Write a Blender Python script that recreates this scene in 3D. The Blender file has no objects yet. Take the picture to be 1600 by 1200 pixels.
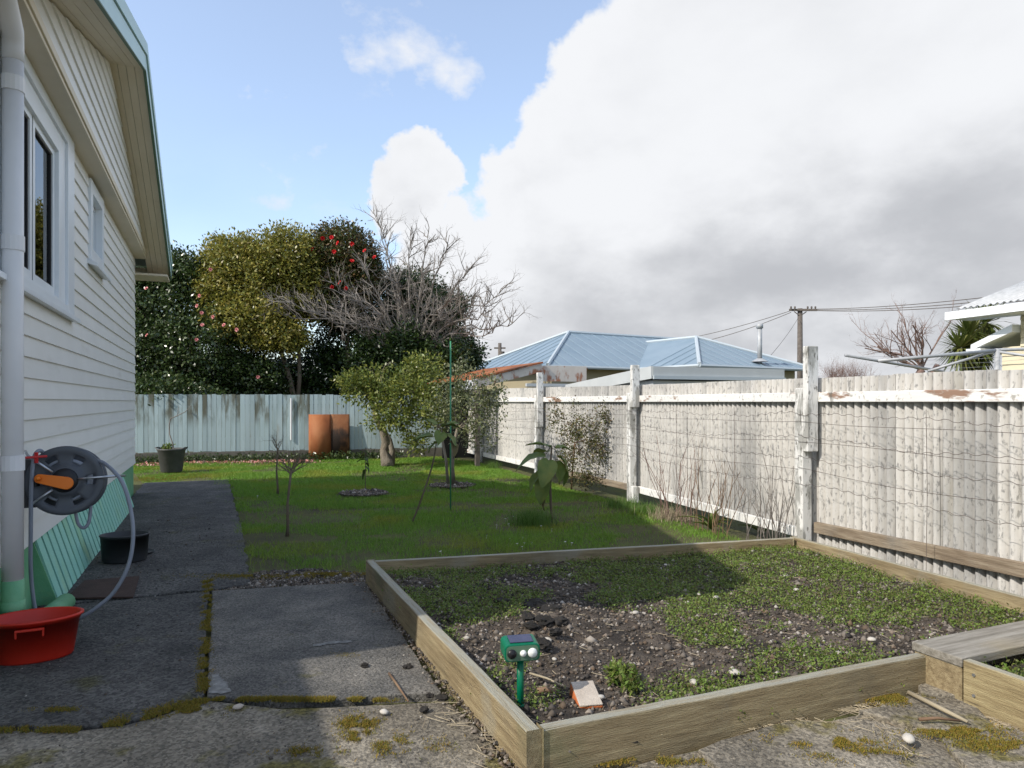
import bpy, math, random
import numpy as np
from mathutils import Vector, Matrix
R = math.radians
rnd = random.Random(7)
rng = np.random.default_rng(11)
S = bpy.context.scene
col = S.collection

# ------------------------------------------------------------------ camera
F, CX, HY, EYE = 1100.0, 800.0, 628.0, 1.5
cam_d = bpy.data.cameras.new('camera'); cam = bpy.data.objects.new('camera', cam_d); col.objects.link(cam)
cam.location = (0, 0, EYE); cam.rotation_euler = (R(90), 0, 0)
cam_d.sensor_width = 36; cam_d.lens = F / 1600 * 36; cam_d.shift_y = 28 / 1600; cam_d.clip_end = 3000; cam_d.clip_start = .05
S.camera = cam

# ------------------------------------------------------------------ light
SUN = Vector((1.02, .67, -1.0)).normalized()            # direction the light travels
w = bpy.data.worlds.new('World'); S.world = w; w.use_nodes = True
def world():
    nt = w.node_tree; nt.nodes.clear(); L = nt.links.new
    def N(t, **k):
        n = nt.nodes.new(t)
        for a, b in k.items(): setattr(n, a, b)
        return n
    def math_(op, a, b=None):
        n = N('ShaderNodeMath', operation=op)
        for i, s in enumerate((a, b)):
            if s is None: continue
            if isinstance(s, (int, float)): n.inputs[i].default_value = s
            else: L(s, n.inputs[i])
        return n.outputs[0]
    def mrange(s, a, b, c=0., d=1., smooth=True):
        n = N('ShaderNodeMapRange', interpolation_type='SMOOTHSTEP' if smooth else 'LINEAR')
        L(s, n.inputs[0])
        for i, q in enumerate((a, b, c, d)): n.inputs[i + 1].default_value = q
        return n.outputs[0]
    tc = N('ShaderNodeTexCoord'); d0 = tc.outputs['Generated']; d = d0
    wn = N('ShaderNodeTexNoise'); wn.inputs['Scale'].default_value = 4.5; wn.inputs['Detail'].default_value = 6; wn.inputs['Roughness'].default_value = .6; L(d0, wn.inputs[0])
    ws = N('ShaderNodeVectorMath', operation='SUBTRACT'); L(wn.outputs['Color'], ws.inputs[0]); ws.inputs[1].default_value = (.5, .5, .5)
    wm = N('ShaderNodeVectorMath', operation='MULTIPLY_ADD'); L(ws.outputs[0], wm.inputs[0]); wm.inputs[1].default_value = (.34, .34, .26); L(d0, wm.inputs[2])
    wnz = N('ShaderNodeVectorMath', operation='NORMALIZE'); L(wm.outputs[0], wnz.inputs[0]); dw = wnz.outputs[0]
    def noise(scale, detail=7, rough=.55, off=(0, 0, 0), zs=1.0):
        mp = N('ShaderNodeMapping'); mp.inputs['Location'].default_value = off; mp.inputs['Scale'].default_value = (1, 1, zs); L(d, mp.inputs[0])
        n = N('ShaderNodeTexNoise'); n.inputs['Scale'].default_value = scale; n.inputs['Detail'].default_value = detail; n.inputs['Roughness'].default_value = rough
        L(mp.outputs[0], n.inputs[0]); return n.outputs[0]
    def blob(px, py, r0, r1, amp=1.):
        c = Vector((px - CX, F, HY - py)).normalized()
        n = N('ShaderNodeVectorMath', operation='DOT_PRODUCT'); L(dw, n.inputs[0]); n.inputs[1].default_value = c
        return mrange(n.outputs['Value'], math.cos(R(r1)), math.cos(R(r0)), 0, amp)
    sky = N('ShaderNodeTexSky', sky_type='NISHITA'); sky.sun_disc = False
    sky.sun_elevation = math.asin(-SUN.z); sky.sun_rotation = math.atan2(-SUN.x, -SUN.y)
    sky.air_density = 1.0; sky.dust_density = 1.2; sky.ozone_density = 1.5
    bl = [blob(1480, 330, 20, 33), blob(1130, 330, 11, 21), blob(960, 360, 6, 14), blob(960, 530, 8, 19), blob(1300, 520, 8, 22),
          blob(640, 320, 1.0, 5.5, .85), blob(720, 450, 2, 7.5, .85), blob(640, 40, 1, 9, .5), blob(430, 240, 1, 6, .46), blob(330, 400, 1, 5, .5)]
    m = bl[0]
    for b in bl[1:]: m = math_('MAXIMUM', m, b)
    # the rest of the sky carries the same broken cloud
    sep = N('ShaderNodeSeparateXYZ'); L(d, sep.inputs[0])
    wide = math_('MULTIPLY', mrange(noise(1.3, 3, .5, (3, 1, 0)), .42, .62), mrange(sep.outputs['Y'], .35, -.1))
    m = math_('MAXIMUM', m, wide)
    low = mrange(sep.outputs['Z'], .13, .01, 0, .62)
    m = math_('MAXIMUM', m, low)
    n1 = noise(5.0, 9, .58, (.3, .8, .2), 1.5)
    fld = math_('ADD', m, math_('MULTIPLY', math_('SUBTRACT', n1, .5), 1.15))
    mask = mrange(fld, .36, .66)
    wisp = math_('MULTIPLY', mrange(noise(3.2, 8, .62, (5, 2, 1), 2.4), .47, .78), .42)
    mask = math_('MAXIMUM', math_('MAXIMUM', mask, wisp), .20)
    # grey bellies: deep inside the bank and low down
    n2 = noise(2.6, 6, .5, (1.4, .4, 2.), 2.2)
    g = math_('ADD', mrange(fld, .62, 1.25, 0, .55), math_('MULTIPLY', math_('SUBTRACT', n2, .42), 2.2))
    g = math_('MULTIPLY', g, mrange(sep.outputs['Z'], .46, .16, .35, 1.))
    g = mrange(g, .05, .95)
    mixc = N('ShaderNodeMix', data_type='RGBA'); L(g, mixc.inputs['Factor'])
    mixc.inputs['A'].default_value = (3.15, 3.2, 3.3, 1); mixc.inputs['B'].default_value = (1.85, 1.9, 2.02, 1)
    mix = N('ShaderNodeMix', data_type='RGBA'); L(mask, mix.inputs['Factor'])
    L(sky.outputs[0], mix.inputs['A']); L(mixc.outputs['Result'], mix.inputs['B'])
    bg = N('ShaderNodeBackground'); bg.inputs['Strength'].default_value = .15; L(mix.outputs['Result'], bg.inputs[0])
    out = N('ShaderNodeOutputWorld'); L(bg.outputs[0], out.inputs[0])
world()
sd = bpy.data.lights.new('sun', 'SUN'); so = bpy.data.objects.new('sun', sd); col.objects.link(so)
sd.energy = 2.4; sd.angle = R(.5); sd.color = (1, .94, .85)
so.rotation_euler = SUN.to_track_quat('-Z', 'Y').to_euler(); so.location = (-20, -14, 20)
S.view_settings.view_transform = 'Standard'; S.view_settings.look = 'None'; S.view_settings.gamma = 1; S.view_settings.exposure = .95
S.view_settings.use_curve_mapping = False

# ------------------------------------------------------------------ helpers
def gp(px, py, z=0.):
    Y = (EYE - z) * F / (py - HY); return Vector(((px - CX) / F * Y, Y, z))
def at(px, py, Y): return Vector(((px - CX) / F * Y, Y, EYE + (HY - py) * Y / F))

class MB:
    def __init__(s): s.v = []; s.f = []
    def add(s, vs, fs):
        o = len(s.v); s.v += [tuple(p) for p in vs]; s.f += [tuple(i + o for i in q) for q in fs]; return s
    def hexa(s, p): return s.add(p, [(3, 2, 1, 0), (4, 5, 6, 7), (0, 1, 5, 4), (1, 2, 6, 5), (2, 3, 7, 6), (3, 0, 4, 7)])
    def box(s, x0, x1, y0, y1, z0, z1):
        return s.hexa([(x0, y0, z0), (x1, y0, z0), (x1, y1, z0), (x0, y1, z0), (x0, y0, z1), (x1, y0, z1), (x1, y1, z1), (x0, y1, z1)])
    def beam(s, a, b, w_, h, off=0.):
        """a bar from a to b (centre of its base), w_ wide sideways, h high"""
        a, b = Vector(a), Vector(b); d = (b - a); t = Vector((-d.y, d.x, 0)).normalized() * (w_ / 2); o = Vector((-d.y, d.x, 0)).normalized() * off
        u = Vector((0, 0, h)); a = a + o; b = b + o
        return s.hexa([a - t, b - t, b + t, a + t, a - t + u, b - t + u, b + t + u, a + t + u])
    def prism(s, poly, ext):
        n = len(poly); e = Vector(ext); P = [Vector(p) for p in poly]
        return s.add(P + [p + e for p in P], [tuple(range(n))[::-1], tuple(range(n, 2 * n))] + [(i, (i + 1) % n, (i + 1) % n + n, i + n) for i in range(n)])
    def tube(s, pts, rad, n=6):
        P = [Vector(p) for p in pts]; k = len(P)
        if not isinstance(rad, (list, tuple)): rad = [rad] * k
        up = Vector((0, 0, 1)); vs = []; a = None
        for i in range(k):
            t = (P[min(i + 1, k - 1)] - P[max(i - 1, 0)])
            if t.length < 1e-9: t = Vector((0, 0, 1))
            t.normalize()
            if a is None: a = t.cross(up if abs(t.z) < .9 else Vector((1, 0, 0)))
            a = a - t * a.dot(t)
            if a.length < 1e-6: a = t.orthogonal()
            a.normalize(); b = t.cross(a)
            vs += [P[i] + (a * math.cos(2 * math.pi * j / n) + b * math.sin(2 * math.pi * j / n)) * rad[i] for j in range(n)]
        fs = [(i * n + j, i * n + (j + 1) % n, (i + 1) * n + (j + 1) % n, (i + 1) * n + j) for i in range(k - 1) for j in range(n)]
        fs += [tuple(range(n))[::-1], tuple((k - 1) * n + j for j in range(n))]
        return s.add(vs, fs)
    def lathe(s, prof, c=(0, 0, 0), n=32, sx=1., sy=1., close=False):
        vs = [(c[0] + r * sx * math.cos(2 * math.pi * j / n), c[1] + r * sy * math.sin(2 * math.pi * j / n), c[2] + z) for r, z in prof for j in range(n)]
        k = len(prof); fs = [(i * n + j, i * n + (j + 1) % n, (i + 1) * n + (j + 1) % n, (i + 1) * n + j) for i in range(k - 1) for j in range(n)]
        if close: fs += [tuple(range(n))[::-1], tuple((k - 1) * n + j for j in range(n))]
        return s.add(vs, fs)
    def build(s, name, mat, parent=None, smooth=False, bevel=0., solid=0.):
        me = bpy.data.meshes.new(name); me.from_pydata(s.v, [], s.f); me.update()
        o = bpy.data.objects.new(name, me); col.objects.link(o)
        if mat: me.materials.append(mat)
        if parent: o.parent = parent
        if smooth: me.polygons.foreach_set('use_smooth', [True] * len(me.polygons))
        if solid: m = o.modifiers.new('solid', 'SOLIDIFY'); m.thickness = solid; m.offset = 0
        if bevel: m = o.modifiers.new('bevel', 'BEVEL'); m.width = bevel; m.segments = 2; m.limit_method = 'ANGLE'
        return o
def npmesh(name, V, Fq, mat, parent=None, smooth=False):
    V = np.asarray(V, np.float32); Fq = np.asarray(Fq, np.int32); k = Fq.shape[1]
    me = bpy.data.meshes.new(name); me.vertices.add(len(V)); me.vertices.foreach_set('co', V.ravel())
    me.loops.add(Fq.size); me.loops.foreach_set('vertex_index', Fq.ravel())
    me.polygons.add(len(Fq)); me.polygons.foreach_set('loop_start', np.arange(0, Fq.size, k, dtype=np.int32))
    if smooth: me.polygons.foreach_set('use_smooth', np.ones(len(Fq), bool))
    me.update(calc_edges=True)
    o = bpy.data.objects.new(name, me); col.objects.link(o); me.materials.append(mat)
    if parent: o.parent = parent
    return o
def tag(o, label, cat=None, group=None, kind=None):
    o['label'] = label
    if cat: o['category'] = cat
    if group: o['group'] = group
    if kind: o['kind'] = kind
    return o
def struct(o, label=None):
    o['kind'] = 'structure'
    if label: o['label'] = label
    return o
def empty(name, loc=(0, 0, 0), rz=0., label=None, cat=None, group=None):
    o = bpy.data.objects.new(name, None); col.objects.link(o); o.location = loc; o.rotation_euler = (0, 0, rz); o.empty_display_size = .2
    if label: tag(o, label, cat, group)
    return o
def unparent_xf(parent, p):     # world point into a parent empty's frame (location + z rotation)
    q = Vector(p) - parent.location; c, s_ = math.cos(-parent.rotation_euler.z), math.sin(-parent.rotation_euler.z)
    return Vector((q.x * c - q.y * s_, q.x * s_ + q.y * c, q.z))

# ------------------------------------------------------------------ materials
def mat(name, cols, scale=4., detail=5, rough=.7, bump=0., bscale=60., spec=.35, stretch=(1, 1, 1), island=0., metal=0., stains=(), wave=None, trans=0., brick=None, world_co=False, bdist=.01, agg=None, zfade=None, topgrey=None, objvar=0.):
    m = bpy.data.materials.new(name); m.use_nodes = True; nt = m.node_tree; L = nt.links.new
    P = nt.nodes['Principled BSDF']; P.inputs['Roughness'].default_value = rough; P.inputs['Specular IOR Level'].default_value = spec; P.inputs['Metallic'].default_value = metal
    def N(t, **k):
        n = nt.nodes.new(t)
        for a, b in k.items(): setattr(n, a, b)
        return n
    if world_co: src = N('ShaderNodeNewGeometry').outputs['Position']
    else:
        tc = N('ShaderNodeTexCoord'); oi = N('ShaderNodeObjectInfo')
        ad = N('ShaderNodeVectorMath', operation='ADD'); ml = N('ShaderNodeMath', operation='MULTIPLY'); ml.inputs[1].default_value = 37.
        L(oi.outputs['Random'], ml.inputs[0]); L(tc.outputs['Object'], ad.inputs[0]); L(ml.outputs[0], ad.inputs[1]); src = ad.outputs[0]
    def noise(sc, det, st=(1, 1, 1), off=0.):
        mp = N('ShaderNodeMapping'); mp.inputs['Scale'].default_value = st; mp.inputs['Location'].default_value = (off, off * .7, off * 1.3); L(src, mp.inputs[0])
        n = N('ShaderNodeTexNoise'); n.inputs['Scale'].default_value = sc; n.inputs['Detail'].default_value = det; n.inputs['Roughness'].default_value = .6; L(mp.outputs[0], n.inputs[0]); return n.outputs[0]
    def ramp(s, cs, lo=.3, hi=.7):
        r = N('ShaderNodeValToRGB'); e = r.color_ramp.elements
        while len(e) < len(cs): e.new(.5)
        for i, c in enumerate(cs):
            e[i].position = lo + (hi - lo) * i / max(1, len(cs) - 1); e[i].color = (*c, 1)
        L(s, r.inputs[0]); return r.outputs[0]
    if len(cols) == 1:
        c = N('ShaderNodeRGB'); c.outputs[0].default_value = (*cols[0], 1); c = c.outputs[0]
    elif island >= 1:
        g = N('ShaderNodeNewGeometry'); r_ = ramp(g.outputs['Random Per Island'], cols, 0, 1); c = r_
    else: c = ramp(noise(scale, detail, stretch), cols)
    for (sc_, scl, lo, hi, amt, st) in stains:
        f = noise(scl, 6, st, 11. + scl); mr = N('ShaderNodeMapRange', interpolation_type='SMOOTHSTEP'); L(f, mr.inputs[0])
        mr.inputs[1].default_value = lo; mr.inputs[2].default_value = hi; mr.inputs[4].default_value = amt
        if zfade and sc_ == zfade[0]:
            sp = N('ShaderNodeSeparateXYZ'); L(N('ShaderNodeTexCoord').outputs['Object'], sp.inputs[0]); zr = N('ShaderNodeMapRange', interpolation_type='SMOOTHSTEP'); L(sp.outputs['Z'], zr.inputs[0]); zr.inputs[1].default_value = zfade[1]; zr.inputs[2].default_value = zfade[2]
            mm = N('ShaderNodeMath', operation='MULTIPLY'); L(mr.outputs[0], mm.inputs[0]); L(zr.outputs[0], mm.inputs[1]); mr = mm
        mx = N('ShaderNodeMix', data_type='RGBA'); L(mr.outputs[0], mx.inputs['Factor']); L(c, mx.inputs['A']); mx.inputs['B'].default_value = (*sc_, 1); c = mx.outputs['Result']
    if agg:
        vo = N('ShaderNodeTexVoronoi'); vo.inputs['Scale'].default_value = agg[0]; L(src, vo.inputs['Vector']); bw = N('ShaderNodeRGBToBW'); L(vo.outputs['Color'], bw.inputs[0])
        hv = N('ShaderNodeHueSaturation'); mr = N('ShaderNodeMapRange'); L(bw.outputs[0], mr.inputs[0]); mr.inputs[1].default_value = .2; mr.inputs[2].default_value = .8; mr.inputs[3].default_value = 1 - agg[1]; mr.inputs[4].default_value = 1 + agg[1]; L(mr.outputs[0], hv.inputs['Value']); L(c, hv.inputs['Color']); c = hv.outputs[0]
    if 0 < island < 1 or island > 1:
        g = N('ShaderNodeNewGeometry'); hv = N('ShaderNodeHueSaturation'); mr = N('ShaderNodeMapRange'); L(g.outputs['Random Per Island'], mr.inputs[0])
        k = island % 1; mr.inputs[3].default_value = 1 - k; mr.inputs[4].default_value = 1 + k; L(mr.outputs[0], hv.inputs['Value']); L(c, hv.inputs['Color']); c = hv.outputs[0]
    if topgrey:
        g = N('ShaderNodeNewGeometry'); sp = N('ShaderNodeSeparateXYZ'); L(g.outputs['Normal'], sp.inputs[0]); f = noise(6., 6, stretch, 7.); ad2 = N('ShaderNodeMath', operation='MULTIPLY'); L(sp.outputs['Z'], ad2.inputs[0]); mr = N('ShaderNodeMapRange', interpolation_type='SMOOTHSTEP'); L(f, mr.inputs[0]); mr.inputs[1].default_value = .30; mr.inputs[2].default_value = .62; mr.inputs[3].default_value = .35; mr.inputs[4].default_value = .95; L(mr.outputs[0], ad2.inputs[1]); ad2.use_clamp = True
        mx = N('ShaderNodeMix', data_type='RGBA'); L(ad2.outputs[0], mx.inputs['Factor']); L(c, mx.inputs['A']); mx.inputs['B'].default_value = (*topgrey, 1); c = mx.outputs['Result']
    if objvar:
        oi2 = N('ShaderNodeObjectInfo'); hv = N('ShaderNodeHueSaturation'); mr = N('ShaderNodeMapRange'); L(oi2.outputs['Random'], mr.inputs[0]); mr.inputs[3].default_value = 1 - objvar; mr.inputs[4].default_value = 1 + objvar * .6; L(mr.outputs[0], hv.inputs['Value']); L(c, hv.inputs['Color']); c = hv.outputs[0]
    L(c, P.inputs['Base Color'])
    if bump:
        b = N('ShaderNodeBump'); b.inputs['Strength'].default_value = bump; b.inputs['Distance'].default_value = bdist
        h = noise(bscale, 5, stretch, 3.)
        L(h, b.inputs['Height']); L(b.outputs[0], P.inputs['Normal'])
    if trans:
        tl = N('ShaderNodeBsdfTranslucent'); L(c, tl.inputs[0]); ms = N('ShaderNodeMixShader'); ms.inputs[0].default_value = trans
        L(P.outputs[0], ms.inputs[1]); L(tl.outputs[0], ms.inputs[2]); L(ms.outputs[0], nt.nodes['Material Output'].inputs[0])
    return m
X1 = (1, 1, 1)
m_white = mat('painted_weatherboard', [(.77, .75, .70), (.82, .80, .755)], 2, 4, .45, .05, 30, objvar=.05, stains=[((.52, .49, .42), 3.5, .58, .8, .35, (1, .3, 2))])
m_cream = mat('cream_soffit_paint', [(.66, .57, .42), (.72, .63, .48)], 2, 4, .5, .04, 30, stains=[((.45, .36, .22), 5, .6, .8, .3, X1)])
m_trim = mat('white_window_trim', [(.74, .77, .79), (.80, .82, .83)], 3, 3, .35, .02)
m_aqua = mat('aqua_barge_paint', [(.42, .60, .60), (.48, .66, .65)], 2, 4, .4, .03)
m_dkgreen = mat('dark_green_edge', [(.10, .17, .11)], rough=.5)
m_base = mat('green_base_paint', [(.12, .34, .17), (.19, .43, .24)], 5, 5, .6, .25, 40, stains=[((.32, .42, .15), 6, .55, .75, .5, X1), ((.03, .06, .04), 14, .64, .72, .6, X1)])
m_slat = mat('aqua_slat_paint', [(.27, .60, .47), (.34, .66, .54)], 3, 4, .5, .08, 30, stains=[((.33, .55, .26), 2.2, .5, .7, .7, (1, 1, .5))])
m_roof = mat('roof_metal', [(.30, .40, .38), (.34, .44, .42)], 3, 3, .4)
m_dark = mat('unlit_space_black', [(.012, .012, .012)], rough=.9)  # near-black colour that paints in the darkness of unlit spaces
m_rubber = mat('black_rubber', [(.012, .012, .014)], rough=.5)
m_pvc = mat('white_downpipe', [(.70, .69, .69), (.74, .73, .73)], 4, 3, .35)
m_curtain = mat('pale_curtain', [(.62, .66, .68), (.72, .75, .76)], 6, 3, .9)
m_frost = mat('frosted_glass', [(.50, .56, .58), (.58, .63, .65)], 3, 2, .25, spec=.6)
def glass():
    m = bpy.data.materials.new('window_glass'); m.use_nodes = True; nt = m.node_tree; nt.nodes.clear(); L = nt.links.new
    tr = nt.nodes.new('ShaderNodeBsdfTransparent'); tr.inputs[0].default_value = (.75, .8, .8, 1); gl = nt.nodes.new('ShaderNodeBsdfGlossy'); gl.inputs['Roughness'].default_value = .01
    fr = nt.nodes.new('ShaderNodeFresnel'); fr.inputs[0].default_value = 1.75; mx = nt.nodes.new('ShaderNodeMixShader'); o = nt.nodes.new('ShaderNodeOutputMaterial')
    L(fr.outputs[0], mx.inputs[0]); L(tr.outputs[0], mx.inputs[1]); L(gl.outputs[0], mx.inputs[2]); L(mx.outputs[0], o.inputs[0]); return m
m_glass = glass()
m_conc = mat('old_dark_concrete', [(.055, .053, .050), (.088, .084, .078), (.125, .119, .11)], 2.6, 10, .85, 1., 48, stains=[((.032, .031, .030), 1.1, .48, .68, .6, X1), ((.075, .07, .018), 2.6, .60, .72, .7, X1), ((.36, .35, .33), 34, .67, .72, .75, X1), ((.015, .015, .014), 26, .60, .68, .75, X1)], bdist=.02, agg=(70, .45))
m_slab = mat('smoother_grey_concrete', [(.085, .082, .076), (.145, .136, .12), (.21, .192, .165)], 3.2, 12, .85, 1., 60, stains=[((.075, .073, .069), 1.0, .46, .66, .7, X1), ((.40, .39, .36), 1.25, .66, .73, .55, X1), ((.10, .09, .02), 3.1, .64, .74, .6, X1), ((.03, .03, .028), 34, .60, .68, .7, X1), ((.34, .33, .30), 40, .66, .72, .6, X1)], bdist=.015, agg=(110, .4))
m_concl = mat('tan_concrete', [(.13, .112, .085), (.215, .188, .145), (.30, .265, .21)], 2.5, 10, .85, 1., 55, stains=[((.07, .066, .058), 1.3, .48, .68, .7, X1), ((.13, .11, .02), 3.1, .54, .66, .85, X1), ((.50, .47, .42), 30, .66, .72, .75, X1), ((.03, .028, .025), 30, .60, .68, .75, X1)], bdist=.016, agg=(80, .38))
m_soil = mat('dark_crumbly_soil', [(.032, .025, .018), (.085, .067, .052), (.16, .132, .105)], 9, 9, .95, 1., 45, stains=[((.02, .017, .015), 1.2, .48, .62, .7, X1)], bdist=.03, world_co=True)
m_lawn = mat('lawn_soil', [(.06, .055, .028), (.085, .085, .03), (.10, .12, .028)], 1.2, 8, .95, .8, 60, stains=[((.06, .045, .028), .9, .60, .72, .8, X1), ((.16, .14, .02), 1.7, .58, .72, .6, X1)], bdist=.02, world_co=True)
def wood(name, a, b, st, rough=.8, stains=(), tg=None):
    return mat(name, [tuple(x * .7 for x in a), a, tuple((x + y) / 2 for x, y in zip(a, b)), b], 4.5, 9, rough, .9, 26, stretch=st, stains=stains, bdist=.008, topgrey=tg)
m_slpL = wood('weathered_pine_sleeper', (.27, .21, .11), (.41, .34, .19), (9, .7, 9), stains=[((.15, .13, .085), 2., .48, .68, .6, (1, .4, 1)), ((.07, .06, .045), 12, .66, .72, .6, (2, .3, 2))], tg=(.34, .33, .27))
m_slpX = wood('weathered_pine_sleeper_cross', (.25, .19, .105), (.39, .315, .185), (.7, 9, 9), stains=[((.14, .12, .08), 2., .47, .68, .65, (.4, 1, 1)), ((.30, .29, .24), 2.4, .52, .70, .45, X1), ((.06, .05, .038), 12, .66, .72, .65, (.3, 2, 2)), ((.16, .19, .10), 1.4, .56, .70, .45, X1)], tg=(.34, .335, .28))
m_grey = wood('grey_weathered_board', (.22, .20, .165), (.37, .345, .30), (.7, 9, 9), stains=[((.33, .27, .16), 2., .5, .7, .5, (.4, 1, 1))])
m_beam = wood('brown_fence_beam', (.21, .16, .11), (.36, .30, .22), (1, .6, 8), stains=[((.20, .19, .17), 2., .5, .7, .6, X1)])
m_sheet = mat('fibre_cement_sheet', [(.53, .51, .475), (.62, .60, .565)], 1.5, 6, .8, .25, 80, objvar=.07, stretch=(1, 1, .35), stains=[((.25, .25, .245), .9, .44, .63, .72, (1, 1, .3)), ((.13, .13, .128), 46, .53, .65, .65, (1, 1, .35)), ((.30, .27, .19), 5, .60, .76, .4, (1, 1, .15))])
def valley_dirt(m):            # grime that has settled in the troughs of the sheets
    nt = m.node_tree; L = nt.links.new; P = nt.nodes['Principled BSDF']; c = P.inputs['Base Color'].links[0].from_socket
    at_ = nt.nodes.new('ShaderNodeAttribute'); at_.attribute_name = 'trough'; tc = nt.nodes.new('ShaderNodeTexCoord'); n = nt.nodes.new('ShaderNodeTexNoise'); n.inputs['Scale'].default_value = 2.2; n.inputs['Detail'].default_value = 7; L(tc.outputs['Object'], n.inputs[0])
    r = nt.nodes.new('ShaderNodeMapRange'); r.inputs[1].default_value = .32; r.inputs[2].default_value = .68; r.inputs[3].default_value = .12; r.inputs[4].default_value = .85; L(n.outputs[0], r.inputs[0])
    ml = nt.nodes.new('ShaderNodeMath'); ml.operation = 'MULTIPLY'; L(at_.outputs['Fac'], ml.inputs[0]); L(r.outputs[0], ml.inputs[1])
    mx = nt.nodes.new('ShaderNodeMix'); mx.data_type = 'RGBA'; L(ml.outputs[0], mx.inputs['Factor']); L(c, mx.inputs['A']); mx.inputs['B'].default_value = (.19, .18, .165, 1); L(mx.outputs['Result'], P.inputs['Base Color'])
valley_dirt(m_sheet)
m_peel = mat('peeling_white_paint', [(.70, .69, .66), (.78, .77, .74)], 2, 5, .65, .3, 30, stretch=(.5, .5, 2), stains=[((.26, .15, .095), 2.2, .60, .64, .95, (.4, .4, 1.6)), ((.28, .26, .22), 17, .58, .68, .75, X1), ((.12, .115, .10), 9, .64, .71, .7, (1, 1, .5))])
m_post = mat('lichen_white_post', [(.66, .65, .62), (.76, .75, .72)], 3, 5, .7, .4, 40, stretch=(1, 1, .3), stains=[((.26, .255, .23), 9, .46, .58, .8, (1, 1, .3)), ((.09, .085, .07), 26, .55, .64, .75, (1, 1, .4))])
m_wire = mat('rusty_wire', [(.10, .075, .06), (.16, .13, .115)], 6, 3, .6, metal=.3)
m_bfence = mat('pale_blue_fence_paint', [(.36, .455, .475), (.43, .525, .545)], 1.5, 5, .6, .2, 40, objvar=.13, stretch=(1, 1, .25), stains=[((.24, .31, .31), 3, .5, .7, .5, (2, 2, .2)), ((.27, .21, .13), 1.0, .60, .70, .6, (1, 1, .35))])
m_mould = mat('mouldy_blue_fence_paint', [(.36, .46, .48), (.43, .53, .55)], 1.5, 5, .65, .2, 40, stretch=(1, 1, .25), objvar=.13, zfade=((.095, .085, .045), .75, 1.25), stains=[((.095, .085, .045), 2.4, .42, .60, .88, (1.4, 1.4, .35)), ((.24, .31, .31), 3, .5, .7, .5, (2, 2, .2))])
m_plinth = mat('stained_concrete_plinth', [(.085, .08, .068), (.15, .14, .12)], 3, 6, .9, .5, 40)
m_rust = mat('rusty_iron', [(.20, .062, .02), (.30, .10, .034), (.36, .15, .06)], 2.2, 6, .75, .3, 30, stretch=(1, 1, .5), stains=[((.05, .03, .022), 1.6, .56, .68, .8, (1, 1, .5))])
m_rustdk = mat('rusty_iron_blackened', [(.17, .065, .025), (.27, .12, .05)], 2.2, 6, .8, .3, 30, stains=[((.018, .014, .012), 1.5, .44, .6, .95, (1, 1, .6))])
m_rustw = mat('rusting_white_fascia', [(.52, .46, .40), (.60, .55, .49)], 3, 5, .7, .2, 30, stains=[((.30, .10, .035), 4, .50, .62, .9, (1, 1, .5))])
m_redtub = mat('red_plastic', [(.50, .022, .010), (.56, .032, .016)], 5, 3, .38, .03, 50)
m_blackp = mat('dark_grey_plastic', [(.042, .043, .046), (.06, .061, .064)], 5, 4, .48, .05, 60)
m_reel = mat('slate_grey_plastic', [(.075, .082, .094), (.09, .098, .11)], 6, 3, .42)
m_reeldk = mat('black_plastic', [(.014, .014, .016)], rough=.4)
m_orange = mat('orange_plastic', [(.80, .19, .012)], rough=.38)
m_steel = mat('steel_tube', [(.45, .47, .50), (.55, .57, .60)], 9, 3, .3, metal=.85)
m_hose = mat('grey_hose', [(.19, .21, .245), (.23, .25, .29)], 8, 3, .45)
m_redp = mat('red_clip_plastic', [(.5, .02, .02)], rough=.4)
m_mat = mat('brown_doormat', [(.050, .030, .024), (.080, .048, .038)], 9, 6, .9, .5, 120)
m_pot = mat('charcoal_pot', [(.060, .062, .058), (.10, .10, .095)], 5, 4, .6, .1, 30)
m_green = mat('green_plastic', [(.0, .115, .055), (.0, .14, .068)], 6, 3, .35)
m_solar = mat('solar_panel', [(.035, .035, .07), (.06, .055, .10)], 18, 2, .15, spec=.6)
m_lens = mat('white_lens', [(.75, .75, .72)], rough=.2)
m_brick = mat('orange_brick', [(.44, .12, .035), (.54, .17, .06)], 8, 5, .85, .5, 50)
m_mortar = mat('mortar_coated_brick_top', [(.40, .34, .28), (.54, .48, .41)], 9, 6, .9, .5, 60)
m_bark = mat('brown_bark', [(.10, .075, .05), (.17, .135, .095)], 9, 6, .9, .7, 30, stretch=(1, 1, .3))
m_barkg = mat('gnarled_grey_bark', [(.14, .115, .085), (.26, .225, .175)], 7, 6, .9, .9, 18, stretch=(1, 1, .4), bdist=.03)
m_twig = mat('grey_bare_twig', [(.13, .11, .095), (.30, .27, .24)], 4, 5, .85)
m_twigr = mat('reddish_bare_twig', [(.17, .105, .085), (.25, .17, .14)], 4, 4, .85)
m_dry = mat('dry_stalk', [(.13, .075, .045), (.24, .16, .10)], 5, 4, .9)
def leafm(name, cols, trans=.18, rough=.38, spec=.45): return mat(name, cols, island=1, rough=rough, spec=spec, trans=trans)
m_lfA = leafm('dark_camellia_leaf', [(.018, .038, .010), (.040, .072, .018), (.075, .11, .03), (.03, .058, .015), (.11, .13, .045)], .2, .3, .55)
m_lfB = leafm('golden_camellia_leaf', [(.09, .11, .02), (.27, .245, .04), (.17, .19, .034), (.40, .32, .065), (.13, .16, .03), (.30, .23, .07)], .28)
m_lfC = leafm('bronze_camellia_leaf', [(.03, .05, .013), (.075, .10, .022), (.14, .075, .03), (.06, .08, .02)])
m_lfD = leafm('evergreen_leaf', [(.016, .035, .010), (.03, .058, .015), (.06, .095, .02)])
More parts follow.
